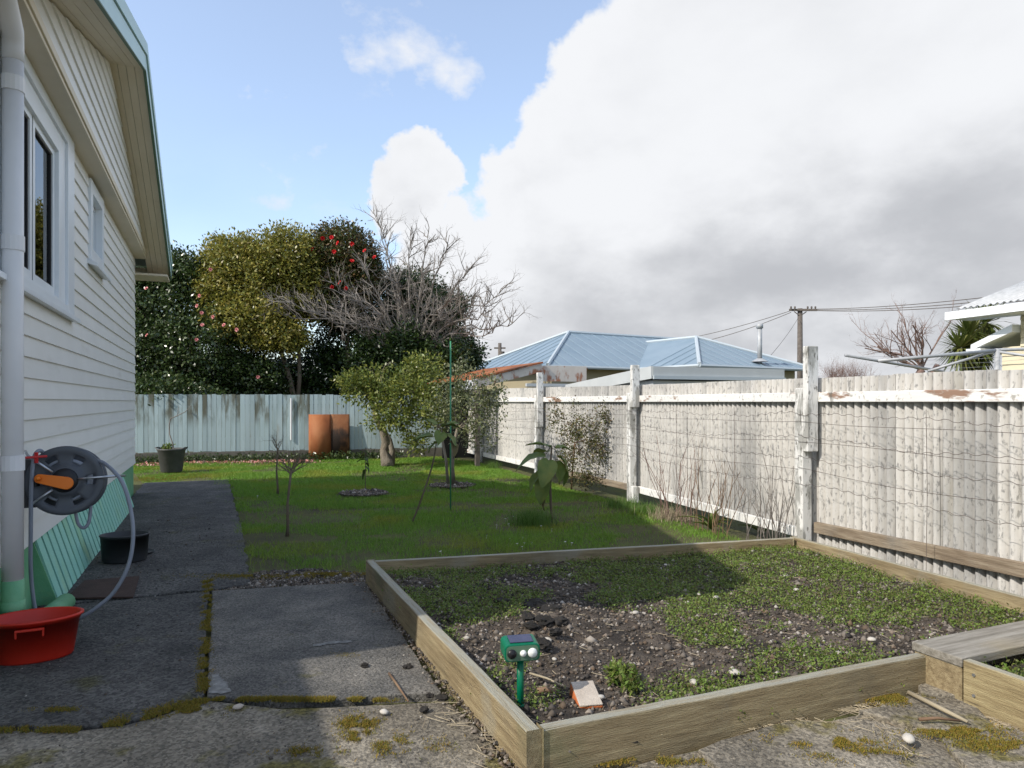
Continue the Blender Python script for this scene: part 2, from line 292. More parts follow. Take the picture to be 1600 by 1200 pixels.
m_lfE = leafm('lemon_leaf', [(.09, .13, .022), (.17, .21, .04), (.25, .25, .05), (.07, .11, .02)], .3)
m_lfF = leafm('greygreen_feijoa_leaf', [(.07, .09, .03), (.12, .14, .055), (.17, .18, .075), (.26, .26, .15)], .22)
m_lfG = leafm('straggly_weed_leaf', [(.06, .08, .02), (.10, .10, .03), (.12, .07, .035), (.05, .07, .018), (.20, .16, .04)], .2, .6)
m_lfW = leafm('chickweed_leaf', [(.10, .17, .024), (.15, .24, .036), (.21, .27, .055), (.11, .14, .03), (.16, .13, .05)], .3, .55)
m_big = mat('large_soft_leaf', [(.08, .13, .026), (.13, .18, .04), (.20, .22, .05)], 6, 5, .5, .3, 25, trans=.22, stains=[((.22, .18, .03), 4, .6, .75, .7, X1)])
m_bigd = mat('withered_leaf', [(.09, .075, .03), (.15, .12, .05)], 6, 5, .8, .4, 25, trans=.15)
m_red = mat('red_camellia_petal', [(.55, .012, .016), (.68, .03, .03)], 9, 3, .5, trans=.15)
m_pink = mat('pink_camellia_petal', [(.66, .22, .22), (.74, .36, .33)], 9, 3, .5, trans=.15)
m_petal = leafm('fallen_petal', [(.52, .16, .17), (.58, .28, .26), (.40, .14, .10), (.62, .40, .36), (.30, .12, .07)], .15, .7)
m_daisy = mat('daisy_white', [(.8, .8, .78)], rough=.6)
m_moss = leafm('moss_tuft', [(.15, .135, .016), (.23, .18, .022), (.10, .12, .016), (.30, .19, .025), (.2, .13, .03)], .15, .9)
m_pebble = mat('mixed_pebble', [(.04, .034, .03), (.11, .09, .07), (.06, .05, .042), (.21, .18, .15), (.03, .028, .027), (.15, .105, .07), (.40, .37, .33)], island=1, rough=.9)
m_shell = mat('pale_stone', [(.38, .35, .30), (.52, .49, .44)], 8, 4, .7)
m_char = mat('charred_lump', [(.012, .011, .010), (.04, .035, .03)], 6, 6, .95, .9, 25, bdist=.03)
m_straw = leafm('straw', [(.30, .24, .15), (.42, .36, .25), (.20, .15, .10)], .1, .9)
def grassm():
    m = mat('grass_blade', [(.11, .23, .022), (.16, .31, .034), (.22, .35, .05)], island=1, rough=.55, trans=.3); nt = m.node_tree; L = nt.links.new
    P = nt.nodes['Principled BSDF']; c = P.inputs['Base Color'].links[0].from_socket
    g = nt.nodes.new('ShaderNodeNewGeometry'); n = nt.nodes.new('ShaderNodeTexNoise'); n.inputs['Scale'].default_value = .9; n.inputs['Detail'].default_value = 6; L(g.outputs['Position'], n.inputs[0])
    r = nt.nodes.new('ShaderNodeMapRange'); r.inputs[1].default_value = .50; r.inputs[2].default_value = .68; r.inputs[4].default_value = .6; L(n.outputs[0], r.inputs[0])
    mx = nt.nodes.new('ShaderNodeMix'); mx.data_type = 'RGBA'; L(r.outputs[0], mx.inputs['Factor']); L(c, mx.inputs['A']); mx.inputs['B'].default_value = (.32, .29, .04, 1)
    L(mx.outputs['Result'], P.inputs['Base Color'])
    for nd in nt.nodes:
        if nd.type == 'BSDF_TRANSLUCENT': L(mx.outputs['Result'], nd.inputs[0])
    return m
m_grass = grassm()
m_tuft = leafm('long_grass_blade', [(.06, .13, .02), (.10, .19, .03), (.13, .22, .045)], .3, .5)
m_blue = mat('blue_grey_roof', [(.17, .235, .29), (.21, .275, .33)], 1.2, 4, .45, .15, 3, stretch=(1, 1, 1))
m_bluecap = mat('pale_roof_cap', [(.42, .47, .50)], rough=.5)
m_hwall = mat('tan_house_wall', [(.34, .29, .19)], rough=.8)
m_shed = mat('pale_grey_steel', [(.44, .46, .46), (.50, .52, .52)], 2, 3, .5)
m_galv = mat('galvanised_steel', [(.32, .33, .34), (.42, .43, .44)], 7, 4, .5, metal=.15)
m_crmw = mat('cream_weatherboard', [(.60, .53, .37), (.66, .59, .43)], 3, 3, .6)
m_pole = mat('weathered_power_pole', [(.09, .075, .065), (.15, .13, .115)], 6, 4, .9)
m_cab = leafm('cabbage_tree_leaf', [(.07, .10, .02), (.12, .15, .03), (.20, .20, .06), (.05, .075, .018)], .2, .5)
m_hill = mat('far_hill', [(.10, .13, .15), (.13, .16, .17)], .05, 4, 1.)

# ------------------------------------------------------------------ vegetation helpers
def leaf_quads(P, size, up=.3, asp=.5, out=None, droop=0.):
    """kite-shaped leaves, one island each"""
    n = len(P); size = np.broadcast_to(size, (n,)) * rng.uniform(.7, 1.25, n)
    a = rng.normal(size=(n, 3)); a[:, 2] -= droop
    if out is not None: a += out * .8
    a /= np.linalg.norm(a, axis=1, keepdims=True)
    nn = rng.normal(size=(n, 3)); nn[:, 2] += up * 4
    if out is not None: nn += out * 1.2
    b = np.cross(a, nn); b /= np.linalg.norm(b, axis=1, keepdims=True) + 1e-9
    c = np.cross(b, a)
    L_ = size[:, None]; W = L_ * asp * .5
    V = np.stack([P, P + a * L_ * .45 + b * W + c * L_ * .06, P + a * L_, P + a * L_ * .45 - b * W + c * L_ * .06], 1).reshape(-1, 3)
    return V, np.arange(4 * n).reshape(n, 4)
def crown_pts(lobes, nclump, per, cr, shell=.55):
    """clumps spread through the outer part of a set of ellipsoids"""
    P, O = [], []; vol = np.array([r[0] * r[1] * r[2] for c, r in lobes]) ** .67; vol = vol / vol.sum()
    for (c, r), v in zip(lobes, vol):
        k = max(3, int(nclump * v)); d = rng.normal(size=(k, 3)); d /= np.linalg.norm(d, axis=1, keepdims=True)
        q = rng.uniform(shell, 1.02, (k, 1)); cen = np.array(c) + d * q * np.array(r)
        pts = np.repeat(cen, per, 0) + np.clip(rng.normal(size=(k * per, 3)), -1.7, 1.7) * cr * rng.uniform(.5, 1.2, (k * per, 1))
        P.append(pts); O.append(np.repeat(d, per, 0))
    return np.concatenate(P), np.concatenate(O)
def branches(mb, start, d, length, rad, depth, spread=.6, up=.15, nseg=4, kids=(2, 4), shrink=.66, wig=.25, ends=None, sides=5):
    p = Vector(start); d = Vector(d).normalized(); pts = [p.copy()]; rs = [rad]
    for i in range(nseg):
        d = (d + Vector((rnd.gauss(0, wig), rnd.gauss(0, wig), rnd.gauss(0, wig) + up * .3))).normalized()
        p = p + d * (length / nseg); pts.append(p.copy()); rs.append(rad * (1 - .45 * (i + 1) / nseg))
    mb.tube(pts, rs, sides if depth > 1 else 3)
    if depth <= 0:
        if ends is not None: ends.append(p.copy())
        return
    for k in range(rnd.randint(*kids)):
        i = rnd.randint(max(1, nseg // 2 - 1), nseg); q = pts[i]
        nd = (d + Vector((rnd.gauss(0, spread), rnd.gauss(0, spread), rnd.gauss(0, spread) + up))).normalized()
        branches(mb, q, nd, length * shrink * rnd.uniform(.7, 1.2), rs[i] * .62, depth - 1, spread, up, max(3, nseg - 1), kids, shrink, wig, ends, sides)
def flower_mb(r=.05):
    mb = MB()
    for ring, (k, tilt, q) in enumerate(((7, .35, 1.), (6, .8, .75), (4, 1.2, .5))):
        for i in range(k):
            a = 2 * math.pi * i / k + ring * .4; ca, sa = math.cos(a), math.sin(a); R_ = r * q; z = R_ * math.sin(tilt); h = R_ * math.cos(tilt)
            t = Vector((-sa, ca, 0)) * R_ * .5; o = Vector((ca, sa, 0))
            mb.add([(0, 0, 0), o * h * .6 + t + Vector((0, 0, z * .7)), o * h + Vector((0, 0, z)), o * h * .6 - t + Vector((0, 0, z * .7))], [(0, 1, 2, 3)])
    return mb
def big_leaf(L_, W, droop=.5, fold=.25, wav=.03, seed=0):
    r = random.Random(seed); mb = MB(); n = 8; vs = []
    for i in range(n + 1):
        t = i / n; x = L_ * t * (1 - .25 * droop * t); z = -droop * L_ * t * t * .8; hw = W / 2 * (math.sin(math.pi * min(1, t * .93 + .07)) ** .75) * (1.15 - .4 * t)
        for j in (-1, -.5, 0, .5, 1):
            vs.append((x + r.uniform(-1, 1) * wav * .3, hw * j, z + abs(j) * hw * fold - (.012 if j == 0 else 0) + r.uniform(-1, 1) * wav * abs(j)))
    mb.add(vs, [(i * 5 + j, i * 5 + j + 1, (i + 1) * 5 + j + 1, (i + 1) * 5 + j) for i in range(n) for j in range(4)])
    return mb
def inpoly(P, poly):
    x, y = P[:, 0], P[:, 1]; res = np.zeros(len(P), bool); n = len(poly); j = n - 1
    for i in range(n):
        xi, yi = poly[i][:2]; xj, yj = poly[j][:2]
        c = ((yi > y) != (yj > y)) & (x < (xj - xi) * (y - yi) / (yj - yi + 1e-12) + xi); res ^= c; j = i
    return res
def scatter(poly, n):
    a = np.array([p[:2] for p in poly]); lo, hi = a.min(0), a.max(0); P = rng.uniform(lo, hi, (n, 2)); return P[inpoly(P, poly)]
def vnoise(P, scale, seed=0):
    """cheap smooth value noise in [0,1]"""
    r = np.random.default_rng(seed); T = r.random((64, 64)); q = P[:, :2] * scale + 100.; i = np.floor(q).astype(int); f = q - i; f = f * f * (3 - 2 * f)
    g = lambda a, b: T[(i[:, 0] + a) % 64, (i[:, 1] + b) % 64]
    return (g(0, 0) * (1 - f[:, 0]) + g(1, 0) * f[:, 0]) * (1 - f[:, 1]) + (g(0, 1) * (1 - f[:, 0]) + g(1, 1) * f[:, 0]) * f[:, 1]
def fbm(P, scale, seed=0): return (vnoise(P, scale, seed) * 4 + vnoise(P, scale * 2.1, seed + 1) * 2 + vnoise(P, scale * 4.3, seed + 2)) / 7

# ------------------------------------------------------------------ setting: ground, path, soil
HA = math.atan2(.3893, .9211); HN = Vector((.9211, .3893, 0)); HU = Vector((-.3893, .9211, 0)); HO = HN * -1.225
def hw(out, s, z=0.): return HO + HN * out + HU * s + Vector((0, 0, z))      # house frame to world
FP = [Vector((5.30, -.35, 0)), Vector((4.14, 3.3, 0)), Vector((2.99, 6.95, 0)), Vector((1.93, 10.65, 0)), Vector((.64, 14.1, 0)), Vector((-.69, 17.7, 0)), Vector((-1.46, 19.78, 0))]
BL, FLc, FRc, BRc, RRc = Vector((-1.20, 5.81, 0)), Vector((.063, 2.79, 0)), Vector((2.16, 3.65, 0)), Vector((2.70, 6.83, 0)), Vector((3.55, 4.15, 0))
def ground():
    n = 120; xs = np.concatenate([[-900, -300, -80, -30], np.linspace(-14, 8, n), [30, 80, 300, 900]]); ys = np.concatenate([[-300, -60, -15], np.linspace(-4, 24, n + 30), [40, 90, 300, 1200]])
    X, Y = np.meshgrid(xs, ys, indexing='ij'); P = np.stack([X.ravel(), Y.ravel()], 1); z = (fbm(P, .5, 3) - .5) * .05 + (fbm(P, 3., 8) - .5) * .02 - .035
    V = np.column_stack([P, z]); a, b = len(xs), len(ys); i = np.arange(a * b).reshape(a, b)
    Fq = np.stack([i[:-1, :-1], i[1:, :-1], i[1:, 1:], i[:-1, 1:]], -1).reshape(-1, 4)
    struct(npmesh('ground', V, Fq, m_lawn, None, True), 'lawn earth spreading under the grass and beyond the fences')
ground()
def gz(P): return (fbm(P, .5, 3) - .5) * .05 + (fbm(P, 3., 8) - .5) * .02 - .035
def rough_poly(pts, step=.12, amp=.014, seed=1):
    r = random.Random(seed); out = []
    for i, p in enumerate(pts):
        q = pts[(i + 1) % len(pts)]; n = max(1, int((q - p).length / step)); t = Vector((-(q - p).y, (q - p).x, 0)).normalized()
        for k in range(n): out.append(p + (q - p) * (k / n) + t * (r.uniform(-amp, amp) if k else 0))
    return out
path = empty('path', (0, 0, 0)); struct(path, 'cracked mossy concrete path along the house wall')
def slab(pts, mt, top=0., seed=1, amp=.014, th=.07):
    P = rough_poly([Vector((p[0], p[1], 0)) for p in pts], .12, amp, seed)
    mb = MB(); mb.prism([Vector((p.x, p.y, top - th)) for p in P], (0, 0, th)); return mb.build('slab', mt, path, bevel=.008)
crack = [gp(0, 1135), gp(110, 1139), gp(200, 1128), gp(260, 1112), gp(318, 1088)]
s_far = [hw(.02, 6.10), hw(1.50, 6.16), hw(1.52, 9.2), hw(1.47, 14.7), hw(.02, 14.7)]
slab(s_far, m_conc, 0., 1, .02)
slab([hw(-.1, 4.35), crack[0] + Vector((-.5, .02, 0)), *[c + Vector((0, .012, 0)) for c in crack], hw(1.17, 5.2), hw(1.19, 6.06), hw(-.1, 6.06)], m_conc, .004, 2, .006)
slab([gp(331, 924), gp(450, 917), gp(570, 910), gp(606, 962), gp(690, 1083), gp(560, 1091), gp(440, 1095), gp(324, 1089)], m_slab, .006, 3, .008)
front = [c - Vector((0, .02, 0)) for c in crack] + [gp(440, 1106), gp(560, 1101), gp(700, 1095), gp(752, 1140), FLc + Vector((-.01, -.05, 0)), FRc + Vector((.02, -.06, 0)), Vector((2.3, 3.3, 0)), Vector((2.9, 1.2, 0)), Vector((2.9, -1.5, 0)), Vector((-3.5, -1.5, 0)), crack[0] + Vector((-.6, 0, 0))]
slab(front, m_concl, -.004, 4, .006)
# broken concrete pieces in the sunny corner
for k, (poly, z) in enumerate([([(1090, 1178), (1240, 1130), (1330, 1142), (1395, 1185), (1450, 1235), (1200, 1260)], .02), ([(1340, 1118), (1445, 1090), (1520, 1105), (1560, 1150), (1470, 1150)], .028), ([(1470, 1160), (1580, 1140), (1700, 1200), (1650, 1260), (1520, 1215)], .022), ([(1430, 1072), (1490, 1078), (1500, 1100), (1440, 1098)], .045)]):
    slab([gp(*p) for p in poly], m_concl, z, 20 + k, .02, .06)

def mark(pts, z, seed, name, mt):
    P = rough_poly([gp(*p) for p in pts], .012, .008, seed); MB().add([V_ + Vector((0, 0, z)) for V_ in P], [tuple(range(len(P)))]).build(name, mt, path)
m_lime = mat('lime_bloom', [(.12, .118, .11), (.20, .198, .188), (.30, .295, .28)], 22, 8, .9, .6, 60)
mark([(327, 1086), (330, 1058), (341, 1056), (352, 1068), (360, 1084), (345, 1088)], .0102, 5, 'lime_stain', m_lime)
mark([(488, 1010), (520, 1004), (548, 1003), (549, 1006), (520, 1008), (490, 1013)], .0102, 6, 'lime_stain', m_lime)
def soil():
    poly = [BL + Vector((.03, -.03, 0)), FLc + Vector((.03, .03, 0)), FRc + Vector((0, .03, 0)), Vector((2.9, 3.9, 0)), RRc, BRc + Vector((-.02, -.02, 0))]
    n = 130; xs = np.linspace(-1.25, 3.7, n); ys = np.linspace(2.7, 6.95, n); X, Y = np.meshgrid(xs, ys, indexing='ij'); P = np.stack([X.ravel(), Y.ravel()], 1)
    z = soil_z(P); V = np.column_stack([P, z]); i = np.arange(n * n).reshape(n, n); Fq = np.stack([i[:-1, :-1], i[1:, :-1], i[1:, 1:], i[:-1, 1:]], -1).reshape(-1, 4)
    c = V[Fq].mean(1); Fq = Fq[inpoly(c, poly)]
    used = np.unique(Fq); mp = np.zeros(n * n, int); mp[used] = np.arange(len(used))
    struct(npmesh('garden_soil', V[used], mp[Fq], m_soil, None, True), 'dark crumbly soil filling the raised garden bed'); return poly
def soil_z(P):
    m = np.exp(-(((P[:, 0] - gp(840, 965, .1).x) / .32) ** 2 + ((P[:, 1] - gp(840, 965, .1).y) / .28) ** 2))
    return .075 + (fbm(P, 1.1, 21) - .5) * .10 + (fbm(P, 5., 31) - .5) * .05 + (vnoise(P, 22., 5) - .5) * .022 + m * .07
bed_poly = soil()
hill = MB(); hp = [(-400 + 40 * i, 900, 2 + 16 * (.5 + .5 * math.sin(i * .55 + 1)) + rnd.uniform(0, 4)) for i in range(40)]
hill.add([(x, y, -2) for x, y, z in hp] + hp + [(x, y + 120, z + 4) for x, y, z in hp] + [(x, y + 240, -2) for x, y, z in hp], [(r * 40 + i, r * 40 + i + 1, (r + 1) * 40 + i + 1, (r + 1) * 40 + i) for r in range(3) for i in range(39)])
struct(hill.build('hills', m_hill, None, True), 'low blue hills on the horizon')

# ------------------------------------------------------------------ the house
house = empty('weatherboard_house', HO, HA, 'cream weatherboard house with gable, white windows and green slatted base on the left', 'house')
S0, S1, SA = 4.2, 13.12, 8.72; BOT, BELT, COV = .49, 3.87, .1475; SLOPE = .30
APZ = 5.16; OV = .5                                              # apex height of the barge underside, overhang
def rz(s): return APZ - SLOPE * abs(s - SA)                      # roof underside height
wins = [(5.0, 7.46, BOT + COV * 12.3, BELT - .02), (8.50, 9.34, BOT + COV * 17, BELT - COV * .6)]
def board(parent, s0, s1, z, x0=0., name='weatherboard', s0b=None, s1b=None, mt=None):
    """one bevelled board, thick lower edge; s0b/s1b = ends at its top"""
    s0b = s0 if s0b is None else s0b; s1b = s1 if s1b is None else s1b; h = COV + .018
    a = [(x0 - .02, s0, z), (x0 + .026, s0, z), (x0 + .008, s0b, z + h), (x0 - .02, s0b, z + h)]; b = [(x0 - .02, s1, z), (x0 + .026, s1, z), (x0 + .008, s1b, z + h), (x0 - .02, s1b, z + h)]
    mb = MB(); mb.add(a + b, [(0, 1, 2, 3), (7, 6, 5, 4), (0, 4, 5, 1), (1, 5, 6, 2), (2, 6, 7, 3), (3, 7, 4, 0)]); return mb.build(name, mt or m_white, parent)
nb = int(round((BELT - BOT) / COV))
for i in range(nb):
    z = BOT + i * COV; segs = [(S0, S1)]
    for (a, b, z0, z1) in wins:
        if z + COV > z0 + .02 and z < z1 - .02:
            segs = [q for (p0, p1) in segs for q in ((p0, min(p1, a)), (max(p0, b), p1)) if q[1] - q[0] > .02]
    for (p0, p1) in segs: board(house, p0 - (.0 if p0 > S0 else 0), p1 + (.012 if p1 == S1 else 0), z)
# shell behind the boards
mb = MB(); mb.box(-8, -.03, S1 - .12, S1 - .02, .0, BELT); mb.box(-8, -.03, S0 + .02, S0 + .12, .0, BELT); mb.box(-8, -7.9, S0 + .13, S1 - .13, 0, BELT)
mb.box(-7.9, -.03, S0 + .13, S1 - .13, BELT - .09, BELT - .03); mb.build('wall', m_white, house)
mb = MB(); mb.box(-3, -.04, S0 + .3, S1 - .3, BOT - .02, BOT + .03); mb.box(-3.05, -3, S0 + .3, S1 - .3, BOT, BELT - .1); mb.build('interior_dark', m_dark, house)  # black floor and backing: the unlit room's darkness is put into the colour
# jettied gable: soffit under it, boards above it
JX = .17
mb = MB(); mb.box(-.03, JX + .02, S0 - .02, S1 + .03, BELT - .002, BELT + .03); mb.box(JX - .012, JX + .034, S0 - .02, S1 + .035, BELT + .031, BELT + .095); mb.build('belt_course', m_cream, house, bevel=.004)
i = 0
while True:
    z = BELT + .097 + i * COV; hwd = (APZ - z) / SLOPE; hwt = (APZ - z - COV - .018) / SLOPE
    if hwd < .12: break
    a0, a1 = max(S0 - .0, SA - hwd), min(S1 + .02, SA + hwd); b0, b1 = max(S0, SA - max(hwt, .02)), min(S1 + .02, SA + max(hwt, .02))
    board(house, a0, a1, z, JX, 'weatherboard', b0, b1); i += 1
# raking soffit boards along both slopes, barge boards, metal caps, roof
for sg in (-1, 1):
    L_ = (S1 - SA) + .62 if sg > 0 else (SA - S0) + .62
    for k in range(4):
        x0 = JX + .0 + k * (OV - JX) / 4; x1 = x0 + (OV - JX) / 4 - .004
        mb = MB(); mb.hexa([(x0, SA, APZ + .012), (x1, SA, APZ + .012), (x1, SA + sg * L_, APZ - SLOPE * L_ + .012), (x0, SA + sg * L_, APZ - SLOPE * L_ + .012)] + [(x0, SA, APZ + .03), (x1, SA, APZ + .03), (x1, SA + sg * L_, APZ - SLOPE * L_ + .03), (x0, SA + sg * L_, APZ - SLOPE * L_ + .03)])
        mb.build('soffit_board', m_cream, house)
    def rake(x0, x1, z0, z1, ext, name, mt):
        e = L_ + ext; q = []
        for zz in (z0, z1): q += [(x0, SA, APZ + zz), (x1, SA, APZ + zz), (x1, SA + sg * e, APZ - SLOPE * e + zz), (x0, SA + sg * e, APZ - SLOPE * e + zz)]
        return MB().hexa(q).build(name, mt, house)
    rake(OV + .001, OV + .03, -.012, .0, .02, 'drip_edge', m_dkgreen)
    rake(OV, OV + .028, .001, .155, .015, 'barge_board', m_aqua)
    rake(OV - .06, OV + .045, .165, .29, .03, 'barge_cap', m_aqua)
    rake(-8.3, OV - .062, .20, .27, .03, 'roof', m_roof)
    # boxed eave end
    se = SA + sg * L_; ze = APZ - SLOPE * L_; a_, b_ = sorted((se, S1 + .03 if sg > 0 else S0 - .03))
    mb = MB(); mb.box(-8, OV - .004, a_ + .001, b_ - .001, ze - .045, ze - .012); mb.build('eave_soffit', m_cream, house)
    mb = MB(); mb.box(-8, OV - .003, se - .012, se + .012, ze - .05, ze + .17); mb.build('fascia', m_cream, house)
    mb = MB(); mb.prism([(JX, b_ if sg > 0 else a_, 0), (JX, b_, 0), (JX, a_, 0)], (0, 0, .001)) if False else None
# gutter on the near eave
mb = MB(); se = SA - (SA - S0) - .62; ze = APZ - SLOPE * ((SA - S0) + .62); mb.box(-8, OV, se - .14, se - .015, ze + .02, ze + .15); mb.build('gutter', m_aqua, house)
# main wing of the house, behind the camera's left shoulder
mb = MB(); mb.box(-9, -3.4, -8, S0 + .0, 0, 3.75); mb.build('rear_wing_wall', m_white, house)
mb = MB(); mb.prism([(-2.82, -8.6, 3.62), (-9.6, -8.6, 3.62), (-9.6, -8.6, 3.72), (-6.4, -8.6, 4.75), (-2.82, -8.6, 3.76)], (0, S0 + 8.6 + .9, 0)); mb.build('rear_wing_roof', m_roof, house)
# main window
def frame_rect(mb, x0, x1, s0, s1, z0, z1, wd, wb=None, wt=None):
    wb = wb or wd; wt = wt or wd; mb.box(x0, x1, s0, s0 + wd, z0, z1); mb.box(x0, x1, s1 - wd, s1, z0, z1); mb.box(x0 + .001, x1 - .001, s0 + wd, s1 - wd, z1 - wt, z1); mb.box(x0 + .001, x1 - .001, s0 + wd, s1 - wd, z0, z0 + wb)
WA, WB, WZ0, WZ1 = 4.9, 7.50, 2.285, BELT - .004
win = MB(); frame_rect(win, -.03, .045, WA, WB, WZ0, WZ1, .30, .06, .10); wo = win.build('window', m_trim, house, bevel=.004)
fr = MB(); frame_rect(fr, -.075, .022, WA + .25, WB - .301, WZ0 + .05, WZ1 - .08, .27, .04, .18); fr.build('frame', m_trim, wo, bevel=.003)
SZ0, SZ1, mid = 2.378, 3.605, 6.15
for (p0, p1) in ((5.43, mid - .018), (mid + .018, 6.925)):
    sm = MB(); frame_rect(sm, -.06, -.008, p0, p1, SZ0, SZ1, .06, .075, .05); sm.build('sash', m_trim, wo, bevel=.003)
    gs = MB(); frame_rect(gs, -.05, -.02, p0 + .061, p1 - .061, SZ0 + .076, SZ1 - .051, .03, .012, .012); gs.build('gasket', m_rubber, wo)
    pn = MB(); pn.box(-.040, -.034, p0 + .085, p1 - .085, SZ0 + .085, SZ1 - .06); pn.build('pane', m_glass, wo)
ml = MB(); ml.box(-.065, -.012, mid - .016, mid + .016, SZ0, SZ1); ml.build('mullion', m_rubber, wo)
sl = MB(); sl.hexa([(.0, WA, WZ0 - .045), (.085, WA, WZ0 - .06), (.085, WB + .06, WZ0 - .06), (.0, WB + .06, WZ0 - .045), (.0, WA, WZ0 - .002), (.085, WA, WZ0 - .022), (.085, WB + .06, WZ0 - .022), (.0, WB + .06, WZ0 - .002)]); sl.build('sill', m_trim, wo, bevel=.004)
cu = MB(); cs = [(-.22 + .025 * math.sin(k * 1.3), 6.62 + k * .03) for k in range(18)]
cu.add([(x, y, WZ0 + .1) for x, y in cs] + [(x, y, WZ1 - .2) for x, y in cs], [(k, k + 1, 19 + k, 18 + k) for k in range(17)]); cu.build('curtain', m_curtain, wo, True)
a, b, z0, z1 = wins[1]
w2 = MB(); frame_rect(w2, -.03, .045, a - .05, b + .05, z0 - .01, z1 + .05, .13); wo2 = w2.build('window', m_trim, house, bevel=.004)
f2 = MB(); frame_rect(f2, -.09, -.031, a + .0, b - .0, z0 + .04, z1 - .02, .10); f2.build('frame', m_trim, wo2)
p2 = MB(); p2.box(-.075, -.069, a + .1, b - .1, z0 + .14, z1 - .12); p2.build('pane', m_frost, wo2)
l2 = MB(); l2.hexa([(.0, a - .1, z0 - .06), (.11, a - .1, z0 - .09), (.11, b + .10, z0 - .09), (.0, b + .10, z0 - .06), (.0, a - .1, z0 - .012), (.11, a - .1, z0 - .05), (.11, b + .10, z0 - .05), (.0, b + .10, z0 - .012)]); l2.build('sill', m_trim, wo2, bevel=.004)
# green base: solid ends, splayed slats between
for q0_, q1_ in ((S0, 6.12), (11.5, S1)):
    mb = MB(); mb.box(-.10, -.006, q0_, q1_, -.05, BOT - .004); mb.build('base_wall', m_base, house)
mb = MB(); mb.box(-.32, -.30, 6.12, 11.5, -.05, BOT); mb.build('underfloor_dark', m_dark, house)  # black sheet painted as the shade seen between the slats
mb = MB(); mb.prism([(-.005, 6.13, BOT - .006), (-.005, 6.13, -.03), (.165, 6.13, -.03)], (0, .018, 0)); mb.build('base_gusset', m_base, house)
sl0, pit, wd = 6.16, .19, .142
for k in range(28):
    s = sl0 + k * pit; o = MB().hexa([(.15, s, -.03), (.17, s, -.03), (.17, s + wd, -.03), (.15, s + wd, -.03), (-.004, s, BOT - .006), (.012, s, BOT - .006), (.012, s + wd, BOT - .006), (-.004, s + wd, BOT - .006)]).build('slat', m_slat, house)
# downpipe
DS, DXo = 5.10, .10
dp = MB(); dp.tube([(DXo, DS, .42), (DXo, DS, 3.60)], .058, 16); dpo = dp.build('downpipe', m_pvc, house, True)
mb = MB(); mb.tube([(DXo, DS, 3.56), (DXo, DS, 3.64), (DXo + .01, DS - .05, 3.72), (DXo + .06, DS - .9, 4.02)], .060, 16); mb.build('elbow', m_pvc, dpo, True)
for z in (3.42, 2.46, 1.13):
    mb = MB(); mb.tube([(DXo, DS, z - .045), (DXo, DS, z + .045)], .0635, 16); mb.box(.02, DXo - .05, DS - .02, DS + .02, z - .02, z + .02); mb.build('bracket', m_pvc, dpo)
mb = MB(); mb.tube([(DXo, DS, .10), (DXo, DS, .425)], .0605, 16); mb.tube([(DXo, DS, .22), (DXo, DS, .30)], .066, 16); mb.tube([(DXo, DS, .16), (DXo, DS, .09), (DXo + .01, DS + .04, .055), (DXo + .03, DS + .12, .05)], .066, 14); mb.tube([(DXo + .03, DS + .12, .05), (DXo + .12, DS + .95, .03)], .062, 14); mb.build('drain_elbow', m_base, dpo, True)

# ------------------------------------------------------------------ hose reel, hose, tubs
rc = hw(.30, 5.60, .965); axis = Vector((.40, -.905, .10)).normalized()
reel = empty('hose_reel', rc, 0, 'slate grey wall-mounted hose reel with orange crank handle beside the downpipe', 'hose reel')
reel.rotation_mode = 'QUATERNION'; reel.rotation_quaternion = axis.to_track_quat('Z', 'Y')
def disc(z, name, holes=True):
    rs = [.055, .095, .10, .125, .178, .19, .215, .226, .228]; zs = [.012, .012, 0, -.006, -.006, .0, .004, 0, -.012]; n = 60; mb = MB()
    vs = [(r * math.cos(2 * math.pi * j / n), r * math.sin(2 * math.pi * j / n), z + q) for r, q in zip(rs, zs) for j in range(n)]; fs = []
    for i in range(len(rs) - 1):
        for j in range(n):
            if holes and i == 3 and (j + 2) % 10 < 4: continue
            fs.append((i * n + j, i * n + (j + 1) % n, (i + 1) * n + (j + 1) % n, (i + 1) * n + j))
    mb.add(vs, fs); return mb.build(name, m_reel, reel, True, solid=.008)
disc(.085, 'front_disc'); disc(-.085, 'back_disc', False)
mb = MB(); mb.lathe([(.0, .118), (.05, .118), (.075, .112), (.082, .098), (.082, -.08)], n=40); mb.build('hub', m_reeldk, reel, True)
mb = MB()
for q in range(6): mb.lathe([(.135 + .012 * math.cos(t), -.062 + q * .025 + .012 * math.sin(t)) for t in [k * math.pi / 4 for k in range(9)]], n=40)
mb.build('wound_hose', m_hose, reel, True)
def reel_uv(px, py, off=.125):    # a pixel near the reel, placed on its front plane
    d = at(px, py, 1.) - Vector((0, 0, EYE)); o = Vector((0, 0, EYE)); pl = rc + axis * off; t = (pl - o).dot(axis) / d.dot(axis); return reel.rotation_quaternion.inverted() @ (o + d * t - rc)
h0, h1 = reel_uv(104, 755, .13), reel_uv(62, 748, .13); d = (h1 - h0); t = Vector((-d.y, d.x, 0)).normalized(); hp = []
for k in range(9): a = -math.pi / 2 + math.pi * k / 8; hp.append(h0 - d.normalized() * .042 * math.cos(a) + t * .042 * -math.sin(a))
for k in range(9): a = -math.pi / 2 + math.pi * k / 8; hp.append(h1 + d.normalized() * .03 * math.cos(a) + t * .03 * math.sin(a))
mb = MB(); mb.prism(hp, (0, 0, .018)); cr = mb.build('crank_handle', m_orange, reel, bevel=.004)
mb = MB(); mb.tube([h1 + Vector((0, 0, .018)), h1 + Vector((0, 0, .085))], [.014, .012], 14); mb.build('knob', m_orange, cr, True)
